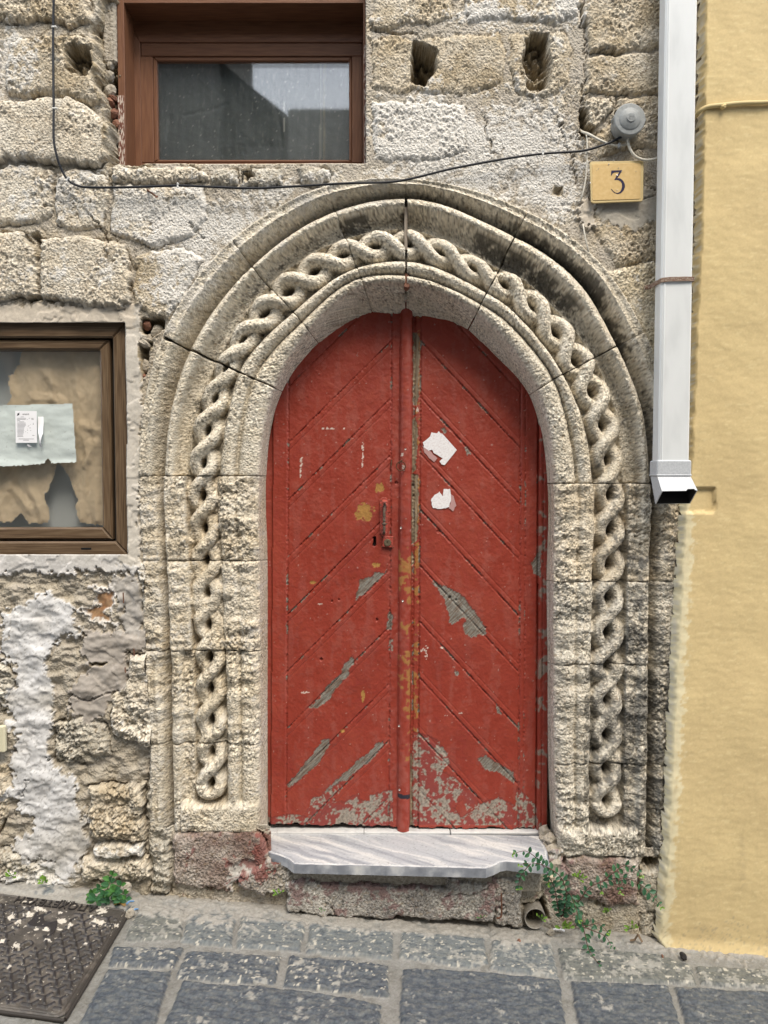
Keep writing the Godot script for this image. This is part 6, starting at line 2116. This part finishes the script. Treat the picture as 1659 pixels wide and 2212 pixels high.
# ---------- the small things on the wall ----------
func build_fittings() -> void:
	# round junction box
	var c := at(1361, 257, 0.075) - Vector3(0, 0, 0.045)
	var box := thing("junction_box", "round grey plastic junction box with a domed lid beside the downpipe", "junction box", c)
	var fr := Transform3D(Basis(Vector3.RIGHT, PI / 2), c)
	var st := begin()
	lathe(st, fr, PackedVector2Array([Vector2(0.049, -0.02), Vector2(0.052, 0.0), Vector2(0.053, 0.036), Vector2(0.0, 0.036)]), 36)
	part(box, "body", done(st), M.box_grey)
	st = begin()
	lathe(st, fr, PackedVector2Array([Vector2(0.0, 0.0585), Vector2(0.012, 0.0575), Vector2(0.024, 0.0545), Vector2(0.034, 0.0505), Vector2(0.0375, 0.0485), Vector2(0.039, 0.0465), Vector2(0.0525, 0.0455), Vector2(0.0555, 0.043), Vector2(0.0555, 0.036), Vector2(0.05, 0.0355)]), 48)
	var lid := part(box, "lid", done(st), M.box_grey)
	st = begin()
	lathe(st, fr, PackedVector2Array([Vector2(0.0, 0.0598), Vector2(0.0148, 0.0594), Vector2(0.0156, 0.0585), Vector2(0.0156, 0.056)]), 28)
	var ring := PackedVector3Array()
	for k in 29: ring.append(c + Vector3(cos(TAU * k / 28) * 0.0112, sin(TAU * k / 28) * 0.0078, 0.0595))
	tube(st, ring, 0.0007, -1, 6)
	part(lid, "emblem", done(st), M.box_grey).position = Vector3.ZERO
	part(lid, "emblem_letters", lettering("OTE", c + Vector3(-0.0085, -0.0003, 0.0602), 0.0066, Basis.IDENTITY, 0.0012), M.box_grey).position = Vector3.ZERO
	for e in [[1329.5, 254.5], [1391, 258.5]]:
		var q := at(e[0], e[1], 0.07)
		st = begin()
		lathe(st, Transform3D(Basis(Vector3.RIGHT, PI / 2), q), PackedVector2Array([Vector2(0.0035, 0.002), Vector2(0.0075, 0.002), Vector2(0.0082, 0.0), Vector2(0.0082, -0.03)]), 16)
		var lug := part(box, "lug", done(st), M.box_grey)
		st = begin()
		lathe(st, Transform3D(Basis(Vector3.RIGHT, PI / 2), q), PackedVector2Array([Vector2(0.0, -0.004), Vector2(0.0036, -0.004), Vector2(0.0036, 0.0021)]), 12)
		part(lug, "screw_hole", done(st), M.black).position = Vector3.ZERO
	st = begin()
	lathe(st, Transform3D(Basis(Vector3.RIGHT, PI / 2), at(1330, 287.5, 0.03)), PackedVector2Array([Vector2(0.0, 0.004), Vector2(0.002, 0.004), Vector2(0.0022, 0.006), Vector2(0.0065, 0.006), Vector2(0.007, 0.0)]), 14)
	part(box, "lug", done(st), M.box_grey)
	st = begin()
	lathe(st, Transform3D(Basis(Vector3.RIGHT, 0.25), at(1352, 291, 0.032)), PackedVector2Array([Vector2(0.016, 0.02), Vector2(0.0175, 0.0), Vector2(0.0155, 0.0), Vector2(0.0145, 0.018)]), 20)
	part(box, "cable_gland", done(st), M.box_grey)
	# house number
	var z := 0.032
	var plate := thing("number_plate", "ochre enamel house number plate reading 3 in navy", "number plate", at(1331, 438, z))
	st = begin()
	slab_shape(st, Transform3D(Basis.IDENTITY, Vector3(0, 0, z)), PackedVector2Array([xy(1273.5, 353, z), xy(1278, 350, z), xy(1386, 348, z), xy(1389.5, 352, z), xy(1388.5, 432, z), xy(1385, 436, z), xy(1281, 440, z), xy(1276, 437, z)]), 0.005, 0.0016)
	part(plate, "rim", done(st), M.plate_rim)
	st = begin()
	var zf := z + 0.005
	slab_shape(st, Transform3D(Basis.IDENTITY, Vector3(0, 0, zf - 0.001)), PackedVector2Array([xy(1278.6, 356, zf), xy(1281, 354.6, zf), xy(1382, 352.5, zf), xy(1384.5, 355, zf), xy(1383, 428, zf), xy(1380, 430.5, zf), xy(1281, 433.4, zf), xy(1279, 431, zf)]), 0.0028, 0.0012)
	part(plate, "face", done(st), M.plate)
	var three := [695, 1422, 882, 1416, 882, 1426, 800, 1555, 832, 1556, 868, 1570, 905, 1608, 930, 1662, 932, 1710, 908, 1770, 862, 1815, 805, 1830, 745, 1810, 706, 1772, 692, 1746, 700, 1740, 724, 1776, 762, 1806, 800, 1814, 842, 1795, 868, 1757, 882, 1705, 880, 1652, 860, 1612, 822, 1590, 790, 1584, 745, 1588, 750, 1576, 832, 1450, 760, 1452, 716, 1472, 697, 1510, 688, 1508]
	var tp := PackedVector2Array()
	var zt := z + 0.0072
	for k in three.size() / 2: tp.append(xy(three[2 * k] / 8.064 + 1234.4, three[2 * k + 1] / 8.064 + 192.0, zt))
	st = begin()
	slab_shape(st, Transform3D(Basis.IDENTITY, Vector3(0, 0, zt - 0.0006)), tp, 0.001)
	part(plate, "numeral", done(st), M.ink)
	# flecks of lime on the plate
	for q in [[1333, 378, 2.6], [1343, 370, 1.6], [1374, 370, 1.5], [1293, 364, 1.4], [1289, 368, 1.2], [1336, 363, 1.5], [1315, 355, 2.2], [1275, 395, 2.4], [1333, 411, 1.6]]:
		part(plate, "lime_fleck", pebble(at(q[0], q[1], zt + 0.001), q[2] * 0.0012, 0.4), M.rubble if q[2] < 1.55 else M.sticker)
	# nails and a rod
	st = begin()
	tube(st, PackedVector3Array([at(317, 410, 0.0), at(320, 412, 0.024), at(337, 424, 0.05)]), 0.0036, 0.003)
	lathe(st, Transform3D(Basis(Vector3.RIGHT, PI / 2 - 0.6), at(338, 425, 0.052)), PackedVector2Array([Vector2(0, 0.002), Vector2(0.006, 0.001), Vector2(0.0055, -0.001), Vector2(0, -0.001)]), 10)
	lone("nail", done(st), M.rust_dark, "bent rusty nail in the wall under the level cable", "nail", "rusty nails in the wall")
	for n in [[266, 1280, 1303, "short red-rusted nail beside the orange stain"], [289, 1401, 1417, "short red-rusted nail above the pale rough block"], [270, 1442, 1453, "tiny red-rusted nail beside the grey cement"]]:
		lone("nail", tube_mesh(PackedVector3Array([at(n[0], n[1], 0.035), at(n[0] + 1.0, n[2], 0.045)]), 0.0022), M.rust_dark, n[3], "nail", "rusty nails in the wall")
	st = begin()
	tube(st, smooth_path(PackedVector3Array([at(1083, 1930, 0.10), at(1083.5, 1955, 0.105), at(1083, 1976, 0.11), at(1080, 1982, 0.112), at(1073, 1984, 0.112)])), 0.0032)
	lone("rusty_rod", done(st), M.rust_dark, "thin rusty rod standing against the step riser", "rod")
	# drain pipe end
	var pc := at(1153, 1975, 0.012)
	st = begin()
	lathe(st, Transform3D(Basis(Vector3.RIGHT, PI / 2), pc), PackedVector2Array([Vector2(0.036, -0.16), Vector2(0.036, 0.028), Vector2(0.0385, 0.03), Vector2(0.040, 0.028), Vector2(0.040, -0.05)]), 32)
	var dr := thing("drain_pipe", "round dirty plastic drain pipe end at the wall's foot", "pipe", pc)
	part(dr, "pipe", done(st), M.pvc)
	part(dr, "shade_plug", box_mesh(pc + Vector3(0, 0, -0.13), Vector3(0.06, 0.06, 0.02), 0.004), M.black)  # solid black block, its colour standing for the shade deep in the drain


# ---------- the manhole cover ----------
func build_manhole() -> void:
	var tr := at_ground(279, 1969)
	var tl := at_ground(0, 1934)
	var br := at_ground(136, 2206)
	var ex := (tr - tl).normalized()
	var ey := (tr - br).normalized()
	var long := tr.distance_to(br)
	var lift := 0.010
	var up := ex.cross(ey).normalized()
	var local := func(cu: float, cv: float) -> Vector2:
		# a point of the close-up tracing (5.4 to one unit of the sheet) in the cover's own frame
		var p := at_ground(cu / 5.4, 1892.7 + cv / 5.4) - tr
		var d := ex.dot(ey)
		var a := p.dot(ex)
		var b := p.dot(ey)
		return Vector2((a - d * b) / (1.0 - d * d), (b - d * a) / (1.0 - d * d))
	var spots := []
	for s in [[460, 420, 70, 30], [335, 480, 45, 26], [130, 505, 40, 34], [205, 580, 28, 22], [715, 560, 50, 30], [1185, 435, 55, 34], [1120, 575, 60, 34], [1215, 440, 30, 30], [1165, 385, 24, 14], [820, 610, 34, 22], [700, 460, 34, 14], [170, 860, 36, 44], [30, 800, 24, 20], [110, 1110, 26, 14], [525, 658, 34, 12], [425, 652, 26, 10], [690, 655, 26, 10], [550, 790, 34, 14], [1095, 610, 24, 14], [280, 330, 20, 16], [290, 400, 20, 14], [810, 350, 20, 10], [870, 368, 14, 10], [505, 300, 18, 9], [1000, 830, 18, 10], [300, 612, 16, 16], [1065, 505, 18, 16], [1350, 605, 28, 18], [1190, 580, 34, 12], [350, 335, 26, 14], [540, 615, 16, 14]]:
		var c: Vector2 = local.call(s[0], s[1])
		spots.append([c.x, c.y, s[2] * 0.00034, s[3] * 0.00055])
	var slot: Vector2 = local.call(268, 865)
	var tri_ := [local.call(98, 1445), local.call(195, 1448), local.call(85, 1540)]
	var deer := PackedVector2Array()
	for k in [[310, 600], [380, 530], [400, 490], [436, 432], [456, 440], [442, 500], [490, 488], [590, 448], [600, 462], [502, 515], [512, 560], [560, 580], [640, 572], [668, 555], [662, 630], [642, 690], [592, 742], [532, 772], [590, 780], [586, 800], [552, 806], [546, 850], [530, 862], [520, 800], [494, 740], [540, 730], [580, 692], [582, 652], [350, 634]]:
		deer.append(local.call(k[0], k[1]))
	var calm := bounds(deer).grow(0.012)
	var f := Field.new(-0.62, -long, 0.0, 0.0, 0.0024, tr + up * lift, ex, ey)
	f.ez = up
	f.run(func(j: int):
		var hr := PackedFloat32Array()
		var cr := PackedColorArray()
		var ir := PackedInt32Array()
		var b := f.y0 + j * f.st
		for i in f.nx:
			var a := f.x0 + i * f.st
			var m3 := n3.get_noise_2d(a, b)
			var m4 := n4.get_noise_2d(a, b)
			# rounded outline
			var qx := maxf(absf(a + 0.31) - 0.31 + 0.03, 0.0)
			var qy := maxf(absf(b + long / 2) - long / 2 + 0.03, 0.0)
			var edge := 0.03 - sqrt(qx * qx + qy * qy)
			if qx <= 0.0 or qy <= 0.0: edge = minf(0.31 - absf(a + 0.31), long / 2 - absf(b + long / 2))
			var z := 0.0
			var rib := 0.0
			var inner := edge > 0.020 and b < -0.062 and not calm.has_point(Vector2(a, b)) and Vector2(a - slot.x, (b - slot.y) * 0.8).length() > 0.034 and b > -long + 0.026
			if inner and not (a < -0.40 and b < -long + 0.07):
				# three-armed ribs on a skewed lattice
				var row := roundf(-b / 0.037)
				for dr in [-1.0, 0.0, 1.0]:
					var rb: float = -(row + dr) * 0.037
					var off: float = -(row + dr) * 0.0255
					var colm := roundf((a - off) / 0.0485)
					for dc in [-1.0, 0.0, 1.0]:
						var cx: float = (colm + dc) * 0.0485 + off
						for g in [5.149, 3.054, 0.96]:
							var d := seg_d(a, b, Vector2(cx, rb), Vector2(cx + 0.0245 * cos(g), rb + 0.0245 * sin(g)))
							rib = maxf(rib, 1.0 - sm(0.0030, 0.0050, d))
			if edge > 0.012 and edge < 0.02 and b > -0.06 and int(floor(a / 0.03)) % 3 == 0 and b < -0.03: rib = maxf(rib, 0.0)
			var sd_ := sd(a, b, deer)
			if sd_ > -0.001: rib = maxf(rib, sm(-0.001, 0.001, sd_))
			for k in 3:
				var d := seg_d(a, b, tri_[k], tri_[(k + 1) % 3])
				rib = maxf(rib, 1.0 - sm(0.0016, 0.0032, d))
			# the lifting slot
			var dir := Vector2(0.5, 0.87)
			var sdist := seg_d(a, b, slot - dir * 0.016, slot + dir * 0.016)
			rib = maxf(rib, 1.0 - sm(0.0018, 0.004, absf(sdist - 0.0165)))
			z = rib * 0.0055 + m3 * 0.0004 + m4 * 0.0003
			var hole := minf(Vector2(a - slot.x - dir.x * 0.015, b - slot.y - dir.y * 0.015).length(), Vector2(a - slot.x + dir.x * 0.015, b - slot.y + dir.y * 0.015).length())
			if hole < 0.0105: z -= 0.03
			if edge < 0.014 and edge > 0.0105: z -= 0.006
			if edge < 0.004: z -= 0.004
			var t := 1.0 + 0.18 * m4 + 0.1 * m3
			var c := Color(0.065, 0.057, 0.051).lerp(Color(0.115, 0.10, 0.086), sm(-0.25, 0.35, n2.get_noise_2d(a, b) + 0.5 * m3) * (1.0 - 0.75 * rib))
			c = Color(c.r * t, c.g * t, c.b * t)
			if rib > 0.5: c = c.lerp(Color(0.02, 0.018, 0.02), 0.9)
			for s in spots:
				var d: float = pow((a - s[0]) / s[2], 2) + pow((b - s[1]) / s[3], 2) + m3 * 1.3 + m4 * 1.1
				if d < 0.8: c = Color(0.6, 0.55, 0.48) * (1.0 + 0.12 * m4)
			if n4.get_noise_2d(a * 0.8 + 20, b * 0.8) > 0.68 - 0.05 * sm(-0.3, 0.0, b): c = Color(0.58, 0.53, 0.45)
			hr.append(z)
			cr.append(Color(maxf(c.r, 0.008), maxf(c.g, 0.008), maxf(c.b, 0.008)))
			ir.append(0 if edge > 0.0 else -1)
		f.H[j] = hr
		f.C[j] = cr
		f.I[j] = ir)
	var root := thing("manhole_cover", "brown cast-iron manhole cover with three-armed ribs, a deer emblem and lime splashes", "manhole cover", tr + (br - tr) * 0.5 - ex * 0.3)
	part(root, "cover", f.meshes()[0], M.iron)
	# the sunk rim in the paving
	var rim := begin()
	for k in 2:
		var a := tr + ex * 0.006 + up * (lift - 0.004) if k == 0 else br + ex * 0.006 - ey * 0.006 + up * (lift - 0.004)
		var b := br + ex * 0.006 + up * (lift - 0.004) if k == 0 else br - ex * 0.62 - ey * 0.006 + up * (lift - 0.004)
		tube(rim, PackedVector3Array([a, b]), 0.006, -1, 8)
	part(root, "rim", done(rim), plain("rim iron", lin(0.04, 0.034, 0.03), 0.6))
	var bs := Basis(-ex, -ey, up)
	var w0: Vector2 = local.call(1105, 425)
	var p0 := tr + ex * (w0.x + 0.004) + ey * w0.y + up * (lift + 0.002)
	var dark_iron := plain("dark iron", lin(0.035, 0.031, 0.03), 0.5)
	part(root, "lettering", lettering("ΑΠΟΧΕΤΕΥΣΗ", p0, 0.037, bs, 0.008), dark_iron)
	var w1: Vector2 = local.call(870, 345)
	part(root, "lettering", lettering("EN 124", tr + ex * w1.x + ey * w1.y + up * (lift + 0.001), 0.012, bs, 0.004), dark_iron)


# ---------- plants ----------
func leaf_mesh() -> ArrayMesh:
	# a folded leaf one unit long: base at the origin, growing along +y, its face to +z
	var st := begin()
	var out := [[0.0, 0.0], [0.18, 0.2], [0.30, 0.45], [0.26, 0.7], [0.12, 0.9], [0.0, 1.0]]
	for s in [-1.0, 1.0]:
		for k in out.size() - 1:
			var a: Array = out[k]
			var b: Array = out[k + 1]
			var ma := Vector3(0, a[1], -0.10 * a[1] * a[1])
			var mb := Vector3(0, b[1], -0.10 * b[1] * b[1])
			var sa := Vector3(a[0] * s, a[1], ma.z + a[0] * 0.35)
			var sb := Vector3(b[0] * s, b[1], mb.z + b[0] * 0.35)
			st.set_smooth_group(1 if s < 0.0 else 2)
			quad(st, ma, sa, sb, mb, Vector3.BACK)
	return done(st)


var leaf_shape: ArrayMesh


func leaf(parent: Node, at_: Vector3, along_: Vector3, face: Vector3, size: float, m: Material) -> void:
	var y := along_.normalized()
	var x := y.cross(face).normalized()
	var z := x.cross(y).normalized()
	var o := part(parent, "leaf", leaf_shape, m)
	o.transform = Transform3D(Basis(x * size * 0.95, y * size, z * size), at_ - origin_of(parent))


func sprig(parent: Node, pts: PackedVector3Array, size: float, gap: float, dark: Material, tip: Material, from := 0.0) -> void:
	var path := smooth_path(pts, 8)
	part(parent, "stem", tube_mesh(path, 0.0021, 0.0008, 6), M.stem)
	var l := 0.0
	var next := from
	var total := 0.0
	for k in path.size() - 1: total += path[k].distance_to(path[k + 1])
	for k in path.size() - 1:
		var step := path[k].distance_to(path[k + 1])
		l += step
		while l >= next:
			var d := (path[k + 1] - path[k]).normalized()
			var face := (Vector3(0, 0.35, 1) + Vector3(rng.randf_range(-0.5, 0.5), rng.randf_range(-0.3, 0.4), 0)).normalized()
			var side := d.cross(face).normalized()
			var s := size * rng.randf_range(0.75, 1.1) * (1.0 if next < total - gap * 2.0 else 0.65)
			for q in [-1.0, 1.0]:
				if rng.randf() < 0.88:
					leaf(parent, path[k], d * rng.randf_range(0.3, 0.7) + side * q + Vector3(0, -0.25, 0.1), (face + side * q * rng.randf_range(-0.4, 0.4)).normalized(), s, dark if rng.randf() < 0.7 else M.leaf_mid)
			next += gap * rng.randf_range(0.8, 1.2)
	var e := path[path.size() - 1]
	for k in 4:
		leaf(parent, e + Vector3(rng.randf_range(-1, 1), rng.randf_range(-1, 1), rng.randf_range(0, 1)) * 0.006, Vector3(rng.randf_range(-1, 1), rng.randf_range(-0.6, 1), 0.5), Vector3(0, 0.3, 1), size * 0.42, tip)


func tuft(parent: Node, c: Vector3, size: float, n: int, m: Material) -> void:
	for k in n:
		var d := Vector3(rng.randf_range(-1, 1), rng.randf_range(0.1, 1.2), rng.randf_range(0.0, 0.9)).normalized()
		part(parent, "stem", tube_mesh(PackedVector3Array([c, c + d * size * 0.5, c + d * size]), 0.0009, -1, 5), M.green_stem)
		leaf(parent, c + d * size, d + Vector3(rng.randf_range(-0.4, 0.4), 0, 0), Vector3(0.1, 0.5, 1), size * rng.randf_range(0.55, 0.9), m)
		leaf(parent, c + d * size * 0.6, d + Vector3(rng.randf_range(-1.2, 1.2), 0, 0.2), Vector3(0.1, 0.5, 1), size * rng.randf_range(0.4, 0.7), m)


func build_plants() -> void:
	leaf_shape = leaf_mesh()
	# the trailing weed by the drain
	var r := at(1212, 1981, 0.05)
	var p := thing("trailing_weed", "dark green trailing weed with paired leaves growing beside the drain pipe", "plant", r)
	var runs := [
		[[[1212, 1981, 0.05], [1206, 1964, 0.08], [1199, 1922, 0.11], [1192, 1905, 0.13], [1174, 1872, 0.15], [1152, 1848, 0.17], [1132, 1838, 0.18], [1109, 1845, 0.18]], 0.06],
		[[[1212, 1981, 0.05], [1219, 1959, 0.09], [1223, 1934, 0.12], [1219, 1910, 0.14], [1209, 1892, 0.15], [1189, 1877, 0.16], [1166, 1867, 0.17], [1144, 1864, 0.18], [1124, 1868, 0.18]], 0.05],
		[[[1146, 1866, 0.18], [1132, 1882, 0.18], [1122, 1900, 0.17], [1121, 1919, 0.16]], 0.01],
		[[[1190, 1878, 0.16], [1186, 1896, 0.15], [1184, 1912, 0.14]], 0.01],
		[[[1212, 1981, 0.05], [1233, 1959, 0.09], [1253, 1944, 0.12], [1268, 1922, 0.13], [1293, 1907, 0.13], [1318, 1900, 0.13], [1343, 1897, 0.13], [1367, 1902, 0.14], [1392, 1917, 0.15], [1417, 1944, 0.16], [1427, 1957, 0.16]], 0.05],
		[[[1305, 1902, 0.13], [1318, 1890, 0.13], [1330, 1882, 0.13], [1348, 1870, 0.13], [1367, 1875, 0.14], [1387, 1890, 0.15]], 0.02],
		[[[1334, 1898, 0.13], [1338, 1912, 0.14], [1341, 1928, 0.14]], 0.01],
		[[[1296, 1907, 0.13], [1298, 1916, 0.14], [1300, 1926, 0.14]], 0.01],
		[[[1212, 1981, 0.05], [1228, 1930, 0.12], [1243, 1959, 0.15], [1250, 1990, 0.17]], 0.02],
		[[[1243, 1999, 0.12], [1268, 1999, 0.14], [1293, 1996, 0.15], [1313, 2013, 0.16]], 0.02],
	]
	for q in runs:
		var pts := PackedVector3Array()
		for s in q[0]: pts.append(at(s[0], s[1], s[2]))
		sprig(p, pts, 0.026, 0.024, M.leaf_dark, M.leaf_lime, q[1])
	var tail := PackedVector3Array([at(1250, 1990, 0.17)])
	for s in [[1254, 2006, 0.05], [1263, 2034, 0.03], [1271, 2061, 0.02], [1283, 2078, 0.015], [1296, 2091, 0.012]]: tail.append(at_ground(s[0], s[1]) + Vector3(0, s[2], 0))
	sprig(p, tail, 0.025, 0.026, M.leaf_dark, M.leaf_mid, 0.01)
	var tail2 := PackedVector3Array()
	for s in [[1258, 2024, 0.04], [1283, 2031, 0.035], [1308, 2040, 0.03], [1321, 2057, 0.02]]: tail2.append(at_ground(s[0], s[1]) + Vector3(0, s[2], 0))
	sprig(p, tail2, 0.023, 0.024, M.leaf_dark, M.leaf_mid, 0.01)
	# the bushy weed by the manhole
	var b := at(232, 1944, 0.03)
	var w := thing("leafy_weed", "bright green leafy weed at the wall's foot above the manhole", "plant", b)
	var stems := [[243, 1890, 0.05], [238, 1905, 0.10], [262, 1912, 0.09], [215, 1918, 0.07], [198, 1930, 0.10], [268, 1930, 0.12], [248, 1926, 0.12], [225, 1932, 0.12], [205, 1942, 0.14], [272, 1942, 0.13]]
	for s in stems:
		var e := at(s[0], s[1], s[2])
		part(w, "stem", tube_mesh(smooth_path(PackedVector3Array([b, b.lerp(e, 0.5) + Vector3(0, 0.01, 0.02), e])), 0.0018, 0.001, 6), M.green_stem)
		for k in 6:
			var a := TAU * k / 6.0 + rng.randf()
			var m: Material = M.leaf_mid if rng.randf() < 0.5 else M.leaf_light
			leaf(w, e.lerp(b, 0.18 * (k / 2)), Vector3(cos(a), sin(a) * 0.7 + 0.1, 0.45), Vector3(0.1, 0.75, 0.8), rng.randf_range(0.024, 0.038), m)
	for t in [[27, 1893, 0.05, 0.020, 7, "tiny lime-green sprout in the wall foot nearest the picture's edge"], [102, 1907, 0.04, 0.022, 6, "tiny lime-green sprout under the flaking white coat"], [602, 1932, 0.10, 0.016, 6, "tiny green sprout beside the broken end of the step riser"], [696, 1966, 0.10, 0.009, 4, "smallest green sprout in the joint under the step riser"], [1041, 1983, 0.10, 0.012, 4, "tiny green sprout at the rod's foot"], [1167, 1984, 0.10, 0.018, 6, "lime-green sprout in the mouth of the drain pipe"], [1216, 2006, 0.06, 0.026, 8, "lime-green shoot at the root of the trailing weed"], [1310, 1973, 0.06, 0.018, 6, "lime-green sprout under the purple-brown footing stone"], [1362, 2007, 0.05, 0.02, 8, "lime-green sprout nearest the yellow wall"], [1250, 1898, 0.08, 0.022, 7, "lime-green sprout on the purple-brown footing stone"]]:
		var c := at(t[0], t[1], t[2])
		var s := thing("sprout", t[5], "sprout", c, "sprouts in the wall's foot")
		tuft(s, c, t[3], t[4], M.leaf_lime if t[4] > 4 else M.leaf_light)


# ---------- litter ----------
func build_litter() -> void:
	var on := func(u: float, v: float, up: float) -> Vector3: return at_ground(u, v) + Vector3(0, up, 0)
	lone("dark_lump", pebble(on.call(1475, 2074, 0.016), 0.013), M.litter, "small black lump on the paving before the yellow wall", "lump")
	lone("brick_chip", pebble(on.call(1431, 2073, 0.012), 0.007, 0.5), M.brick, "small brown-red chip beside the black lump", "chip", "red chips on the paving")
	lone("brick_chip", pebble(on.call(1121, 2040, 0.012), 0.009, 0.35), M.brick, "flat brick-red chip on the paving below the drain pipe", "chip", "red chips on the paving")
	lone("pebble", pebble(on.call(281, 1984, 0.018), 0.017), M.rubble, "tan pebble lying at the manhole's corner", "pebble", "pebbles at the wall's foot")
	lone("pebble", pebble(at(273, 1919, 0.05), 0.022, 0.9), M.rubble, "round beige pebble behind the leafy weed", "pebble", "pebbles at the wall's foot")
	lone("pebble", pebble(on.call(1190, 2020, 0.010), 0.014, 0.4), M.rubble, "flat pale pebble under the trailing weed", "pebble", "pebbles at the wall's foot")
	var st := begin()
	var c: Vector3 = on.call(1378, 2040, 0.022)
	strip3(st, [c + Vector3(-0.03, -0.008, 0.0), c + Vector3(-0.012, -0.004, 0.0), c + Vector3(0.0, 0.016, 0.0), c + Vector3(0.012, -0.006, 0.012)], 0.011)
	lone("dry_leaf", done(st), M.dry, "curled dry leaf on the paving by the yellow wall", "leaf")
	st = begin()
	c = on.call(261, 1962, 0.016)
	strip3(st, [c + Vector3(-0.022, 0.0, 0.0), c + Vector3(-0.006, 0.006, 0.0), c + Vector3(0.008, 0.005, 0.004), c + Vector3(0.02, 0.0, 0.008)], 0.012)
	lone("yellow_leaf", done(st), M.gold, "small yellow leaf on the manhole's far corner", "leaf")
	for q in [[[252, 1964], [262, 1957], [272, 1955], "longer scrap of blue wrapper beyond the manhole"], [[271, 1977], [277, 1974], [284, 1972], "shorter scrap of blue wrapper by the tan pebble"]]:
		st = begin()
		var off := 18.0 if q[0][0] < 260 else 15.0
		strip3(st, [on.call(q[0][0] + off, q[0][1], 0.014), on.call(q[1][0] + off, q[1][1], 0.018), on.call(q[2][0] + off, q[2][1], 0.015)], 0.007)
		lone("wrapper_scrap", done(st), M.blue, q[3], "wrapper", "blue wrapper scraps by the manhole")
	st = begin()
	c = on.call(1205, 2018, 0.014)
	strip3(st, [c + Vector3(-0.03, 0, 0), c + Vector3(-0.01, 0.008, 0.003), c + Vector3(0.012, 0.005, 0.0), c + Vector3(0.025, 0.001, 0.004)], 0.012)
	lone("white_scrap", done(st), M.note, "crumpled white scrap under the trailing weed", "scrap")


func strip3(st: SurfaceTool, p: Array, w: float) -> void:
	# a crumpled strip of some thickness
	for k in p.size() - 1:
		var a: Vector3 = p[k]
		var b: Vector3 = p[k + 1]
		var d := (b - a).normalized()
		var s := d.cross(Vector3.UP).normalized() * w * 0.5
		var n := s.cross(d).normalized() * 0.0006
		quad(st, a - s + n, a + s + n, b + s + n, b - s + n, n)
		quad(st, a - s - n, a + s - n, b + s - n, b - s - n, -n)
